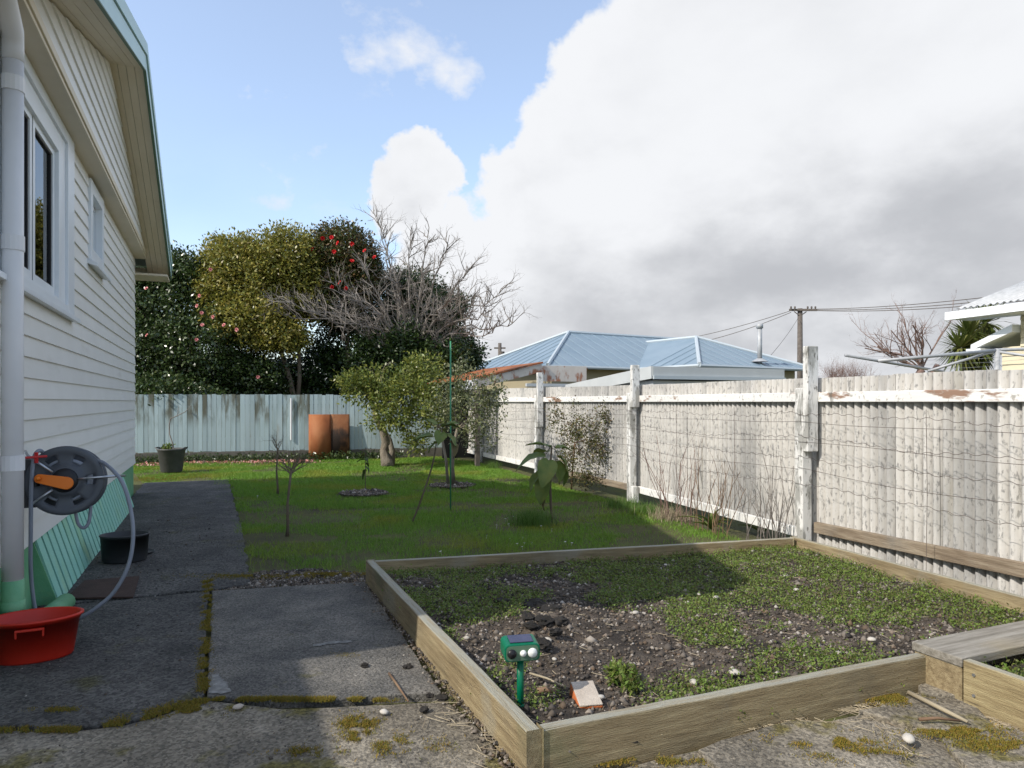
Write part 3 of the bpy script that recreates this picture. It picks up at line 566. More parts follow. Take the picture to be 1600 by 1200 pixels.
for (p, q) in (((82, 738), (42, 711)), ((122, 748), (178, 744)), ((82, 765), (50, 787))):
    a, b = reel_uv(*p, .112), reel_uv(*q, .105); mb = MB(); mb.tube([a, a.lerp(b, .6), b + Vector((0, 0, -.02)), b + (b - a).normalized() * .05 + Vector((0, 0, -.16))], .0085, 8); mb.build('support_tube', m_steel, reel, True)
mb = MB(); ri = reel.rotation_quaternion.inverted()
def rl(p): return ri @ (Vector(p) - rc)
mb.hexa([rl(hw(o_, s_, z_)) for z_ in (.80, 1.12) for (o_, s_) in ((.03, 5.52), (.14, 5.52), (.14, 5.62), (.03, 5.62))]); mb.hexa([rl(hw(o_, s_, z_)) for z_ in (.92, 1.02) for (o_, s_) in ((.13, 5.56), (.24, 5.64), (.22, 5.72), (.13, 5.64))]); mb.build('wall_bracket', m_blackp, reel, bevel=.006)
mb = MB(); mb.tube([rl(hw(.10, 5.40, 1.14)), rl(hw(.20, 5.50, 1.14))], .008, 6); mb.tube([rl(hw(.15, 5.46, 1.10)), rl(hw(.15, 5.46, 1.17))], .012, 6); mb.build('hose_guide', m_redp, reel)
def smooth_path(P, n=8):
    P = [Vector(p) for p in P]; out = []
    for i in range(len(P) - 1):
        p0, p1, p2, p3 = P[max(i - 1, 0)], P[i], P[i + 1], P[min(i + 2, len(P) - 1)]
        for k in range(n):
            t = k / n; out.append(.5 * ((2 * p1) + (p2 - p0) * t + (2 * p0 - 5 * p1 + 4 * p2 - p3) * t * t + (3 * p1 - p0 - 3 * p2 + p3) * t ** 3))
    return out + [P[-1]]
hose = empty('garden_hose', hw(.5, 5.4, 0), 0, 'grey garden hose looping off the reel down into the red tub', 'hose')
hl = lambda pts: [p - hose.location for p in pts]
Yr = rc.y - .12
mb = MB(); mb.tube(hl(smooth_path([at(72, 712, Yr + .05), at(62, 704, Yr - .02), at(53, 716, Yr - .06), at(49, 760, Yr - .08), at(48, 830, Yr - .1), at(48, 890, Yr - .1), at(52, 935, Yr - .1), at(58, 965, Yr - .1), at(66, 985, Yr - .1)])), .0125, 10); mb.build('hose_length', m_hose, hose, True)
mb = MB(); mb.tube(hl(smooth_path([at(150, 719, Yr + .16), at(166, 726, Yr + .12), at(190, 752, Yr + .02), at(204, 795, Yr - .02), at(208, 840, Yr - .06), at(200, 885, Yr - .1), at(178, 925, Yr - .14), at(150, 950, Yr - .18), at(128, 964, Yr - .2), at(105, 978, Yr - .2)])), .0125, 10); mb.build('hose_length', m_hose, hose, True)
mb = MB(); mb.tube(hl(smooth_path([at(118, 800, Yr + .1), at(122, 818, Yr + .1), at(131, 825, Yr + .1), at(139, 815, Yr + .12), at(142, 790, Yr + .14)])), .011, 8); mb.build('hose_length', m_hose, hose, True)
def tub(name, c, rx, ry, h, rzr, mt, label, taper=.84, lip=.016, soilm=None, fill=.55):
    o = empty(name, c, rzr, label, 'tub'); a = rx; k = ry / rx
    mb = MB(); mb.lathe([(.001, .0), (a * taper - .01, 0), (a * taper, .012), (a * (taper + (1 - taper) * .9), h * .9), (a, h - .03), (a, h - .012), (a + lip, h - .01), (a + lip, h), (a + lip * .3, h + .004), (a - .006, h - .004), (a * taper - .008, .015), (.001, .012)], n=56, sy=k); b = mb.build('body', mt, o, True)
    if soilm:
        mb = MB(); r_ = random.Random(3); n = 20; vs = [(0, 0, h * fill + .02)]; q = a * (taper + (1 - taper) * fill) - .012
        for ring in (.4, .75, 1.): vs += [(q * ring * math.cos(2 * math.pi * j / n), q * ring * k * math.sin(2 * math.pi * j / n), h * fill + r_.uniform(-.012, .02)) for j in range(n)]
        fs = [(0, 1 + j, 1 + (j + 1) % n) for j in range(n)] + [(1 + r2 * n + j, 1 + (r2 + 1) * n + j, 1 + (r2 + 1) * n + (j + 1) % n, 1 + r2 * n + (j + 1) % n) for r2 in range(2) for j in range(n)]
        mb.add(vs, fs); mb.build('contents', soilm, o)
    return o
tc_ = gp(50, 1030); tc_.z = 0
t1 = tub('red_tub', tc_ + Vector((0, .02, .003)), .235, .15, .245, R(26), m_redtub, 'red oval plastic tub below the downpipe', soilm=m_char)
mb = MB()
for q in (-.065, .065): mb.box(q - .005, q + .005, -.172, -.148, .165, .21)
mb.box(-.07, .07, -.174, -.15, .20, .212); mb.build('handle', m_redtub, t1, bevel=.003)
t2 = tub('black_tub', gp(181, 882) + Vector((0, .15, .004)), .205, .16, .25, HA, m_blackp, 'dark grey round plastic pot by the green slats', .93, .008)
sc = MB(); sc.lathe([(.001, 0), (.12, 0), (.135, .02), (.14, .022), (.13, .008), (.001, .006)], n=32); tag(sc.build('plant_saucer', m_blackp, None, True), 'black plant saucer tucked behind the dark grey pot', 'saucer').location = gp(200, 872) + Vector((0, .2, .003))
dm = MB(); dm.hexa([gp(102, 938), gp(208, 936), gp(218, 903), gp(132, 910)] + [gp(102, 938) + Vector((0, 0, .014)), gp(208, 936) + Vector((0, 0, .014)), gp(218, 903) + Vector((0, 0, .014)), gp(132, 910) + Vector((0, 0, .014))])
dmo = dm.build('doormat', m_mat, None, bevel=.003); dmo.location = (0, 0, .005); tag(dmo, 'flat brown rectangular mat lying on the path by the slats', 'mat')
pt = empty('potted_plant', gp(268, 737), 0, 'charcoal plastic pot with a leaning dead twig by the blue fence', 'potted plant')
mb = MB(); mb.lathe([(.001, 0), (.20, 0), (.215, .02), (.275, .46), (.29, .47), (.29, .50), (.272, .50), (.262, .44), (.001, .42)], n=36); mb.build('pot', m_pot, pt, True)
for sx in (-1, 1):
    mb = MB(); mb.tube([(sx * .27, -.09, .49), (sx * .31, -.07, .52), (sx * .31, .07, .52), (sx * .27, .09, .49)], .014, 6); mb.build('handle', m_blackp, pt)
P, O = crown_pts([((-.10, 0, .52), (.12, .1, .08))], 26, 10, .035, .2); V, Fq = leaf_quads(P, .05, .5, .6); npmesh('foliage', V, Fq, m_lfW, pt)
mb = MB(); mb.tube([(.06, 0, .42), (.02, 0, .62), (-.04, 0, .80), (-.05, 0, 1.0), (-.02, 0, 1.14), (.12, 0, 1.20), (.3, 0, 1.29), (.42, 0, 1.42)], [.014, .013, .012, .012, .012, .01, .008, .005], 6); mb.tube([(.12, 0, 1.20), (.16, 0, 1.42)], [.006, .003], 4); mb.build('stem', m_twig, pt)

# ------------------------------------------------------------------ back fence
bA, bB = Vector((-13.4, 16.42, 0)), FP[-1] + Vector((-.1, -.02, 0)); bd = (bB - bA).normalized(); ba = math.atan2(bd.y, bd.x); bl = (bB - bA).length
def bfp(px, off=0.):            # point on the back fence seen at column px, off metres in front of it
    k_ = (px - CX) / F; t_ = (k_ * bA.y - bA.x) / (bd.x - k_ * bd.y); return bA + bd * t_ + Vector((bd.y, -bd.x, 0)) * off
bf = empty('board_fence', bA, ba, 'pale blue painted board fence across the back of the lawn', 'fence')
mb = MB(); mb.box(0, bl, -.02, .10, -.06, .22); mb.build('plinth', m_plinth, bf, bevel=.01)
x = 0.; k = 0
while x < bl - .05:
    wdt = rnd.uniform(.095, .14); wx = (bA + bd * x).x / 1.; top = 1.69 + rnd.uniform(-.012, .014); off = rnd.uniform(-.006, .006); px = CX + F * wx / (bA + bd * x).y
    dirty = px < 372 or 398 < px < 425 or 440 < px < 478
    mb = MB(); mb.box(x, min(x + wdt - .006, bl), -.002 + off, .018 + off, .228 + rnd.uniform(-.01, .01), top); mb.build('board', m_mould if dirty else m_bfence, bf); x += wdt; k += 1
for z in (.5, 1.45):
    mb = MB(); mb.box(0, bl, .026, .075, z, z + .09); mb.build('rail', m_bfence, bf)
mb = MB(); mb.tube([unparent_xf(bf, bfp(455, .04) + Vector((0, 0, .5))), unparent_xf(bf, bfp(455, .04) + Vector((0, 0, 1.6)))], .022, 8); mb.build('pipe', m_pvc, bf)
# rusty sheet leaning on it
ru = empty('rusty_sheet', bfp(514, .22) + Vector((0, 0, -.02)), ba, 'rusty bent sheet of iron leaning against the blue fence', 'metal sheet')
def bent(x0, x1, bulge, name, mt):
    n = 10; vs = []
    for i in range(n + 1):
        t = i / n; xx = x0 + (x1 - x0) * t; yy = -bulge * math.sin(math.pi * t)
        vs += [(xx, yy, 0), (xx, yy + .12, 1.19)]
    MB().add(vs, [(2 * i, 2 * i + 2, 2 * i + 3, 2 * i + 1) for i in range(n)]).build(name, mt, ru, True, solid=.006)
bent(-.52, .05, .12, 'rolled_panel', m_rust); bent(.053, .53, .03, 'flat_panel', m_rustdk)

# ------------------------------------------------------------------ corrugated fence on the right
cf = empty('corrugated_fence', FP[2], 0, 'weathered corrugated fence with peeling white rail and posts along the right', 'fence')
C = lambda p: Vector(p) - FP[2]
tops = [1.72, 1.73, 1.735, 1.76, 1.79, 1.83, 1.84]; PIT = .092
def corr(a, b, z0, z1a, z1b, s0, pit):
    """one corrugated sheet from a to b"""
    d = (b - a); n = max(8, int(d.length / PIT * 9)); t = Vector((-d.y, d.x, 0)).normalized(); vs = []
    for i in range(n + 1):
        q = i / n; p = a + d * q + t * (.020 * math.cos(2 * math.pi * (s0 + q * d.length) / pit)); zz = z1a + (z1b - z1a) * q
        vs += [p + Vector((0, 0, z0)), p + Vector((0, 0, zz))]
    tr = []
    for i in range(n + 1):
        ph = math.cos(2 * math.pi * (s0 + i / n * d.length) / pit) * (1 if t.x < 0 else -1); tr += [max(0., -ph) ** 2] * 2
    o = MB().add(vs, [(2 * i, 2 * i + 2, 2 * i + 3, 2 * i + 1) for i in range(n)]).build('corrugated_sheet', m_sheet, cf, False, solid=.006)
    at_ = o.data.attributes.new('trough', 'FLOAT', 'POINT'); at_.data.foreach_set('value', tr); return o
wires_z = [1.385, 1.32, 1.165, 1.115, .97, .85, .70]
for b_i in range(len(FP) - 1):
    A, B = FP[b_i], FP[b_i + 1]; d = (B - A); Ln = d.length; d.normalize(); inn = Vector((-d.y, d.x, 0))      # inn points into the garden
    if inn.x > 0: inn = -inn
    ns = max(1, round(Ln / .93)); zb = .03 if b_i < 2 else .13
    for k in range(ns):
        p, q = A + d * (Ln * k / ns), A + d * (Ln * (k + 1) / ns); ov = rnd.uniform(-.008, .008); lift = rnd.uniform(-.006, .006)
        za = tops[b_i] + (tops[b_i + 1] - tops[b_i]) * k / ns; zc = tops[b_i] + (tops[b_i + 1] - tops[b_i]) * (k + 1) / ns
        corr(C(p + inn * (.006 * (k % 2))), C(q + d * .02 + inn * (.006 * (k % 2))), zb, za + lift, zc + lift, Ln * k / ns, Ln / round(Ln / PIT))
    r0, r1 = A + d * .07, B - d * .07
    mb = MB(); mb.beam(C(r0 + inn * .045 + Vector((0, 0, 1.50))), C(r1 + inn * .045 + Vector((0, 0, 1.50))), .045, .095); mb.build('rail', m_peel, cf, bevel=.006)
    if b_i == 1 or b_i == 0:
        mb = MB(); mb.beam(C(r0 + inn * .05 + Vector((0, 0, .31))), C(r1 + inn * .05 + Vector((0, 0, .225))), .05, .105); mb.build('lower_beam', m_beam, cf, bevel=.006)
    else:
        mb = MB(); mb.beam(C(r0 + inn * .045 + Vector((0, 0, .135))), C(r1 + inn * .045 + Vector((0, 0, .135))), .04, .10); mb.build('lower_rail', m_peel if b_i != 3 else m_beam, cf, bevel=.005)
    # trellis wires
    for wi, z in enumerate(wires_z):
        wavy = wi in (0, 2, 4, 6); n = int(Ln / .04); pts = []
        for i in range(n + 1):
            q = i / n; sag = -.03 * math.sin(math.pi * q) * (1 + .4 * (wi % 3)); wv = (.007 * (1 if (i // 2) % 2 else -1) if wavy else 0) + .012 * math.sin(q * 9 + wi * 2 + b_i)
            pts.append(C(A + d * (Ln * q) + inn * .20 + Vector((0, 0, z + sag + wv + (.0 if not wavy else .01 * math.sin(q * 23 + wi))))))
        MB().tube(pts, .0021, 4).build('wire', m_wire, cf)
    for q in ((.28, .62) if b_i > 0 else (.33,)):
        p = C(A + d * (Ln * q) + inn * .20); MB().tube([p + Vector((0, 0, .15)), p + Vector((.01, 0, .8)), p + Vector((0, 0, 1.44))], .0025, 4).build('wire', m_wire, cf)
for b_i in range(1, 6):
    p = FP[b_i]; d = (FP[b_i + 1] - FP[b_i - 1]).normalized(); inn = Vector((-d.y, d.x, 0)); inn = -inn if inn.x > 0 else inn; base = p + inn * .135
    zt = 1.635; po = MB().beam(C(base - d * .055), C(base + d * .055), .11, zt).build('post', m_post, cf, bevel=.008)
    if b_i in (2, 3, 4):
        z0, z1 = {2: (1.02, 2.04), 3: (1.42, 2.05), 4: (1.0, 2.08)}[b_i]; q = base - d * .085 - inn * .005
        MB().beam(C(q - d * .045 + Vector((0, 0, z0))), C(q + d * .028 + Vector((0, 0, z0))), .125, z1 - z0).build('post_extension', m_post, po, bevel=.008)
    if b_i == 3:
        q = base - d * .10; MB().beam(C(q - d * .04), C(q + d * .04), .10, .24).build('post_stub', m_post, po, bevel=.008)

# ------------------------------------------------------------------ raised bed
bed = empty('garden_bed', FLc, 0, 'low raised garden bed edged with weathered pine sleepers', 'garden bed'); G = lambda p, z=0.: Vector((p.x - FLc.x, p.y - FLc.y, z))
def sleeper(a, b, wd_, z0, z1a, z1b, mt, name='sleeper', side=1):
    d = (b - a); ln = d.length; an = math.atan2(d.y, d.x); n = 14; vs = []; r = random.Random(int(ln * 1000))
    for i in range(n + 1):
        t = i / n; e = r.uniform(-.003, .003); zz = z1a + (z1b - z1a) * t + r.uniform(-.002, .002); vs += [(ln * t, e, z0), (ln * t, wd_ * side + e, z0), (ln * t, wd_ * side + e, zz), (ln * t, e, zz)]
    mb = MB(); mb.add(vs, [(4 * i + j, 4 * i + (j + 1) % 4, 4 * i + 4 + (j + 1) % 4, 4 * i + 4 + j) for i in range(n) for j in range(4)] + [(0, 1, 2, 3), tuple(4 * n + j for j in (3, 2, 1, 0))])
    o = mb.build(name, mt, bed, bevel=.006); o.location = G(a); o.rotation_euler = (0, 0, an); return o
dl = (BL - FLc).normalized(); df = (FRc - FLc).normalized()
sleeper(FLc, BL, .062, -.05, .19, .19, m_slpX, side=-1)
sleeper(FLc + df * .064, FRc, .055, -.05, .188, .188, m_slpX)
sleeper(BL + df * .064, BRc, .05, -.05, .188, .185, m_slpX, side=-1)
sleeper(BRc + Vector((.03, .03, 0)), RRc + Vector((.35, -1.0, 0)), .045, -.05, .185, .20, m_slpX, side=1)
mb = MB(); mb.box(-.045, .045, -.04, .04, 0, .16); q = mb.build('corner_peg', m_slpX, bed, bevel=.005); q.location = G(gp(1222, 848, .13), 0); q.rotation_euler = (0, 0, .3)
pl = empty('planter_box', FRc, HA, 'timber planter box with a wide grey cap board at the right', 'planter')
q0 = unparent_xf(pl, Vector((2.16, 3.73, 0))); cy = q0.y
mb = MB(); mb.box(-.03, 1.9, cy - .27, cy + .0, .195, .24); mb.build('cap_board', m_grey, pl, bevel=.005)
mb = MB(); mb.box(-.022, .03, cy - .265, cy - .01, -.06, .193); mb.build('end_board', m_slpX, pl, bevel=.004)
mb = MB(); mb.box(.032, 1.9, cy - .05, cy - .005, -.06, .192); mb.build('rear_board', m_slpX, pl, bevel=.004)
mb = MB(); mb.box(-.028, .02, cy - 2.2, cy - .275, -.06, .236); mb.build('side_board', m_slpL, pl, bevel=.005)
for z in (.08, .18):
    mb = MB(); mb.tube([(-.034, cy - .33, z), (-.026, cy - .33, z)], .008, 10); mb.build('screw', m_steel, pl)
mb = MB(); mb.box(.022, 1.9, cy - 2.2, cy - .272, .0, .15); mb.build('planter_soil', m_soil, pl)

# ------------------------------------------------------------------ things in the bed
bk = empty('brick', gp(917, 1092, .09) + Vector((0, .03, 0)), R(10), 'orange brick with pale mortar on top at the bed corner', 'brick'); bk.location.z = .045
mb = MB(); mb.box(-.058, .058, -.075, .10, -.02, .055); o = mb.build('brick_body', m_brick, bk, bevel=.006)
mb = MB(); mb.box(-.056, .056, -.073, .098, .0555, .064); mb.build('mortar_cap', m_mortar, bk, bevel=.003)
for o in bk.children: o.rotation_euler = (R(16), 0, 0)
rp = empty('animal_repeller', gp(813, 1106, .07), R(12), 'green solar animal repeller on a stake in the bed', 'animal repeller')
mb = MB(); mb.tube([(0, 0, -.05), (0, 0, .235)], .0165, 14); mb.tube([(0, 0, .005), (0, 0, .02)], .0195, 14); mb.build('stake', m_green, rp, True)
hd = MB(); pr = []
for (cx_, cz_) in ((.062, .018), (-.062, .018), (-.062, -.018), (.062, -.018)):
    a0 = {(1, 1): 0, (-1, 1): 90, (-1, -1): 180, (1, -1): 270}[(1 if cx_ > 0 else -1, 1 if cz_ > 0 else -1)]
    pr += [(cx_ + .022 * math.cos(R(a0 + t)), -.045, .272 + cz_ + .022 * math.sin(R(a0 + t))) for t in (0, 22, 45, 68, 90)]
hd.prism(pr, (0, .105, .012)); body = hd.build('body', m_green, rp, bevel=.004)
fp_ = MB(); fp_.prism([(x * .9, -.0475, .272 + (z - .272) * .84) for x, y, z in pr], (0, .002, 0)); fp_.build('face_plate', m_dkgreen, body)
mb = MB(); mb.hexa([(-.055, -.03, .3155), (.055, -.03, .3155), (.055, .045, .3245), (-.055, .045, .3245), (-.055, -.03, .319), (.055, -.03, .319), (.055, .045, .328), (-.055, .045, .328)]); mb.build('solar_panel', m_solar, body)
for (cx_, r_, mt) in ((-.05, .022, m_reeldk), (.003, .0155, m_lens), (.047, .0225, m_lens)):
    mb = MB(); vs = [(cx_ + r_ * q * math.cos(t), -.048 - dz, .271 + r_ * q * math.sin(t)) for q, dz in ((1, 0), (.96, .005), (.6, .011), (.05, .013)) for t in [2 * math.pi * k / 20 for k in range(20)]]
    mb.add(vs, [(i * 20 + j, i * 20 + (j + 1) % 20, (i + 1) * 20 + (j + 1) % 20, (i + 1) * 20 + j) for i in range(3) for j in range(20)]); mb.build('lens', mt, body, True)
# charred lumps heaped in the soil
def lump(name, c, r, mt, label, cat, group=None, sq=(1, 1, .7), seed=0):
    rr = np.random.default_rng(seed); bm_v = []; n1, n2 = 12, 8; mb = MB()
    for i in range(n2 + 1):
        for j in range(n1):
            th, ph = math.pi * i / n2, 2 * math.pi * j / n1; k = 1 + (rr.uniform(-1, 1) * (.28 if mt is m_char else .1) if 0 < i < n2 else 0)
            bm_v.append((r * sq[0] * k * math.sin(th) * math.cos(ph), r * sq[1] * k * math.sin(th) * math.sin(ph), r * sq[2] * k * math.cos(th)))
    mb.add(bm_v, [(i * n1 + j, (i + 1) * n1 + j, (i + 1) * n1 + (j + 1) % n1, i * n1 + (j + 1) % n1) for i in range(n2) for j in range(n1)])
    o = mb.build(name, mt, None, mt is not m_char); o.location = c; o.rotation_euler = (0, 0, rr.uniform(0, 6)); tag(o, label, cat, group); return o
for k, (px, py, r_) in enumerate([(838, 945, .085), (822, 962, .06), (862, 952, .075), (803, 955, .05), (850, 968, .06), (785, 938, .05), (876, 968, .05), (848, 1002, .045), (830, 975, .04), (868, 985, .04)]):
    lump('charred_lump', gp(px, py, .14) + Vector((0, 0, -.01)), r_, m_char, 'black charred soil lump heaped in the middle of the bed', 'soil lump', 'charred lumps in the bed', (1.25, .9, .5), k)
for k, (px, py, r_) in enumerate([(993, 959, .020), (1074, 943, .016), (1119, 935, .018), (1092, 930, .014), (1148, 1053, .026), (1084, 1068, .022), (856, 1002, .024), (866, 1032, .014), (1228, 901, .026), (1300, 868, .02), (1362, 1001, .022), (938, 1092, .018), (1310, 1022, .018), (1244, 923, .018), (713, 974, .02), (925, 862, .018), (1040, 884, .016), (1355, 888, .016)]):
    lump('pale_stone', gp(px, py, .085) + Vector((0, 0, .008)), r_, m_shell, 'small pale stone lying on the bed soil', 'stone', 'pale stones in the bed', (1.2, .9, .6), 40 + k)
for k, (px, py, r_, mt) in enumerate([(600, 1116, .020, m_shell), (372, 1108, .02, m_mortar), (570, 1043, .022, m_char), (637, 1045, .024, m_char), (1420, 1165, .028, m_shell), (663, 1112, .02, m_char), (690, 1095, .026, m_char), (672, 1090, .018, m_char)]):
    lump('loose_stone', gp(px, py) + Vector((0, 0, .012 + .02 * (px > 1300))), r_, mt, 'dark crumb of soil dropped on the concrete beside the bed' if mt is m_char else {600: 'white stone on the sunlit concrete in front of the slab', 372: 'tan pebble in the mossy joint in front of the slab', 1420: 'rounded pale stone on the mossy corner by the planter'}[px], 'stone', 'soil crumbs on the concrete' if mt is m_char else None, (1.3, .9, .6), 70 + k)
def stick(pts, r_, label, mt=m_dry):
    mb = MB(); mb.tube(pts, [r_, r_ * .9, r_ * .6][:len(pts)] if len(pts) == 3 else r_, 6); tag(mb.build('stick', mt, None, True), label, 'stick')
stick([gp(608, 1052, .012), gp(622, 1072, .016), gp(638, 1096, .012)], .007, 'brown stick lying on the sunlit slab')
stick([gp(1420, 1082, .05), gp(1480, 1112, .06), gp(1512, 1128, .05)], .012, 'long pale peeled stick in the mossy corner', m_straw)
stick([gp(1436, 1124, .05), gp(1465, 1122, .055), gp(1500, 1126, .05)], .008, 'short dark stick lying across the mossy corner')
stick([gp(828, 1052, .10), gp(855, 1060, .11), gp(882, 1073, .10)], .006, 'grey dry stalk behind the brick in the bed', m_straw)
stick([gp(840, 1080, .09), gp(852, 1077, .10), gp(866, 1080, .095)], .016, 'rusty brown chip of bark beside the repeller', m_dry)

def blades(name, P, z, h, wd_, mt, label, lean=.35, parent=None, kind='stuff'):
    n = len(P); h = h * rng.uniform(.55, 1.3, n); a = rng.uniform(0, 6.28, n); ln = rng.normal(0, lean, (n, 2)) * h[:, None]; b = np.column_stack([np.cos(a), np.sin(a)]) * wd_ * .5
    V = np.stack([np.column_stack([P + b, z]), np.column_stack([P - b, z]), np.column_stack([P - b * .6 + ln * .4, z + h * .6]), np.column_stack([P + b * .6 + ln * .4, z + h * .6]), np.column_stack([P + ln, z + h])], 1).reshape(-1, 3)
    i = np.arange(n)[:, None] * 5; T = np.concatenate([i + np.array([[0, 1, 2]]), i + np.array([[0, 2, 3]]), i + np.array([[3, 2, 4]])])
    o = npmesh(name, V, T, mt, parent)
    if label: tag(o, label, kind=kind)
    return o
def pebbles(name, P, z, size, mt, label):
    n = len(P); s_ = size * rng.lognormal(0, .45, n); O8 = np.array([[1, 0, 0], [0, 1, 0], [-1, 0, 0], [0, -1, 0], [0, 0, 1], [0, 0, -1]], float); T = np.array([[0, 1, 4], [1, 2, 4], [2, 3, 4], [3, 0, 4], [1, 0, 5], [2, 1, 5], [3, 2, 5], [0, 3, 5]])
    a = rng.uniform(0, 6.28, n); V = O8[None] * rng.uniform(.55, 1.2, (n, 6, 1)) * s_[:, None, None] * np.array([1.1, .9, .7]); c, s = np.cos(a)[:, None], np.sin(a)[:, None]
    x = V[:, :, 0] * c - V[:, :, 1] * s; y = V[:, :, 0] * s + V[:, :, 1] * c; V = np.stack([x + P[:, :1], y + P[:, 1:2], V[:, :, 2] + z[:, None]], -1).reshape(-1, 3)
    o = npmesh(name, V, (T[None] + np.arange(n)[:, None, None] * 6).reshape(-1, 3), mt); tag(o, label, kind='stuff'); return o
P = scatter(bed_poly, 30000); pebbles('soil_crumbs', P, soil_z(P) + .003, .0105, m_pebble, 'loose crumbs, pebbles and bark bits over the bed soil')
P = scatter(front, 2600); P = P[(P[:, 1] > 2.3)]; pebbles('grit', P, np.full(len(P), -.001), .0048, m_pebble, 'grit and small chips strewn over the front concrete')
P = scatter([hw(.1, 3.4), hw(1.15, 3.9), hw(1.4, 10), hw(.1, 10)], 1800); pebbles('path_grit', P, np.full(len(P), .004), .0055, m_pebble, 'pale gravel specks worn out of the dark path')
P = scatter([gp(332, 923), gp(572, 911), gp(574, 893), gp(500, 888), gp(400, 893), gp(330, 905)], 5200); pebbles('dirt_strip_crumbs', P, gz(P) + .012 + .03 * fbm(P, 6., 4), .011, m_pebble, 'dark dirt and crumbs between the slab and the lawn')
P = P[rng.random(len(P)) < .5]; blades('dirt_strip_weeds', P, gz(P) + .01, np.full(len(P), .022), .005, m_moss, 'mossy weeds in the dirt between the slab and the lawn', .6)
# soil and crumbs along the foot of the left sleeper
t = rng.uniform(0, 1, 900); base = np.array(FLc[:2]) + (np.array(BL[:2]) - np.array(FLc[:2])) * t[:, None]; nrm = np.array([-dl.y, dl.x]); nrm = nrm if nrm[0] < 0 else -nrm
P = base + nrm * np.abs(rng.normal(0, .045, (900, 1))); pebbles('sleeper_foot_crumbs', P, np.full(900, .004), .008, m_pebble, 'dark soil crumbs along the foot of the left sleeper')

# chickweed carpet
def weeds():
    P = scatter(bed_poly, 26000); px = CX + F * P[:, 0] / P[:, 1]; py = HY + F * (EYE - .1) / P[:, 1]
    d = fbm(P, 2.6, 51) + .12 * (px > 1040) + .10 * (py < 935) - .22 * ((px < 1000) & (py > 975)) - .14 * np.exp(-(((px - 1010) / 130) ** 2 + ((py - 1010) / 60) ** 2))
    P = P[(d + rng.normal(0, .045, len(P))) > .50]; z = soil_z(P)
    cen = np.repeat(np.column_stack([P, z]), 9, 0); cen = cen + rng.normal(size=cen.shape) * np.array([.022, .022, .012]) + np.array([0, 0, .018]) * np.abs(rng.normal(size=(len(cen), 1)))
    V, Fq = leaf_quads(cen, .0165, .55, .62); o = npmesh('weed_carpet', V, Fq, m_lfW); tag(o, 'low bright green weeds carpeting the raised bed', kind='stuff')
weeds()
# lawn
lawn_poly = [hw(1.42, 6.35), BL + Vector((-.05, .10, 0)), BRc + Vector((-.1, .12, 0)), FP[2] + Vector((-.18, .1, 0)), FP[3] + Vector((-.25, 0, 0)), FP[4] + Vector((-.2, 0, 0)), FP[5] + Vector((-.2, 0, 0)), FP[6] + Vector((-.3, -.3, 0)), bA + bd * 4.0 + Vector((.1, -.25, 0)), hw(.0, 14.75), hw(1.2, 14.7), hw(1.28, 10.4), hw(1.46, 9.2)]
def lawn():
    P = scatter(lawn_poly, 560000); d = fbm(P, 1.3, 61); edge = fbm(P, 4., 77)
    keep = rng.random(len(P)) < np.clip((d - .32) * 6, .12, 1)
    # worn strips and mulch rings keep little grass
    for (px, py, rx, ry) in ((568, 769, .48, .38), (706, 757, .5, .42), (440, 838, .55, .30), (560, 905, 1.2, .30), (600, 835, .25, .12)):
        c = gp(px, py); q = ((P[:, 0] - c.x) / rx) ** 2 + ((P[:, 1] - c.y) / ry) ** 2; keep &= ~((q + (edge - .5) * 1.2 < 1) & (rng.random(len(P)) < .93))
    band = np.abs(P[:, 1] - (10.0 + .18 * (P[:, 0] + 2)) - (fbm(P, .8, 5) - .5) * .5) < .17; keep &= ~(band & (rng.random(len(P)) < .85)); b2 = np.abs(P[:, 1] - 13.6 - (fbm(P, .9, 15) - .5) * .9) < .16; keep &= ~(b2 & (rng.random(len(P)) < .7))
    fr_ = (P[:, 1] < 6.85 + (edge - .5) * 2.2 - .35 * (P[:, 0] + 2.2)) & (P[:, 0] < -.9); keep &= ~(fr_ & (rng.random(len(P)) < .85))
    P = P[keep]; h = .034 + .03 * np.clip(fbm(P, .9, 91) * 2 - .6, 0, 1); far = np.clip(P[:, 1] / 9., .7, 2.0)
    n = len(P); blades('lawn_grass', P, gz(P) - .004, h, .0055 * far[:, None], m_grass, 'short mossy green lawn grass', .45)
lawn()
# longer grass tufts and daisies
def tuft(name, c, n, h, r_, label, mt=m_tuft, group=None, lean=.4, wd_=.006):
    P = np.array([[c.x, c.y]]) + rng.normal(0, r_, (n, 2)); o = blades(name, P - np.array([[c.x, c.y]]), np.zeros(n), np.full(n, h), wd_, mt, None, lean); o.location = (c.x, c.y, -.03); tag(o, label, 'grass tuft', group); return o
tuft('grass_tuft', gp(832, 815), 900, .17, .13, 'long dark grass tuft at the foot of the drooping large-leaved plant')
tuft('grass_tuft', gp(770, 660 + 70), 260, .16, .10, 'bright grass tuft against the far post of the corrugated fence')
dz = MB()
for k in range(9):
    a = 2 * math.pi * k / 9; dz.add([(0, 0, .042), (.008 * math.cos(a - .4), .008 * math.sin(a - .4), .044), (.016 * math.cos(a), .016 * math.sin(a), .044), (.008 * math.cos(a + .4), .008 * math.sin(a + .4), .044)], [(0, 1, 2, 3)])
dz.tube([(0, 0, 0), (.003, 0, .042)], .001, 3)
d0 = None
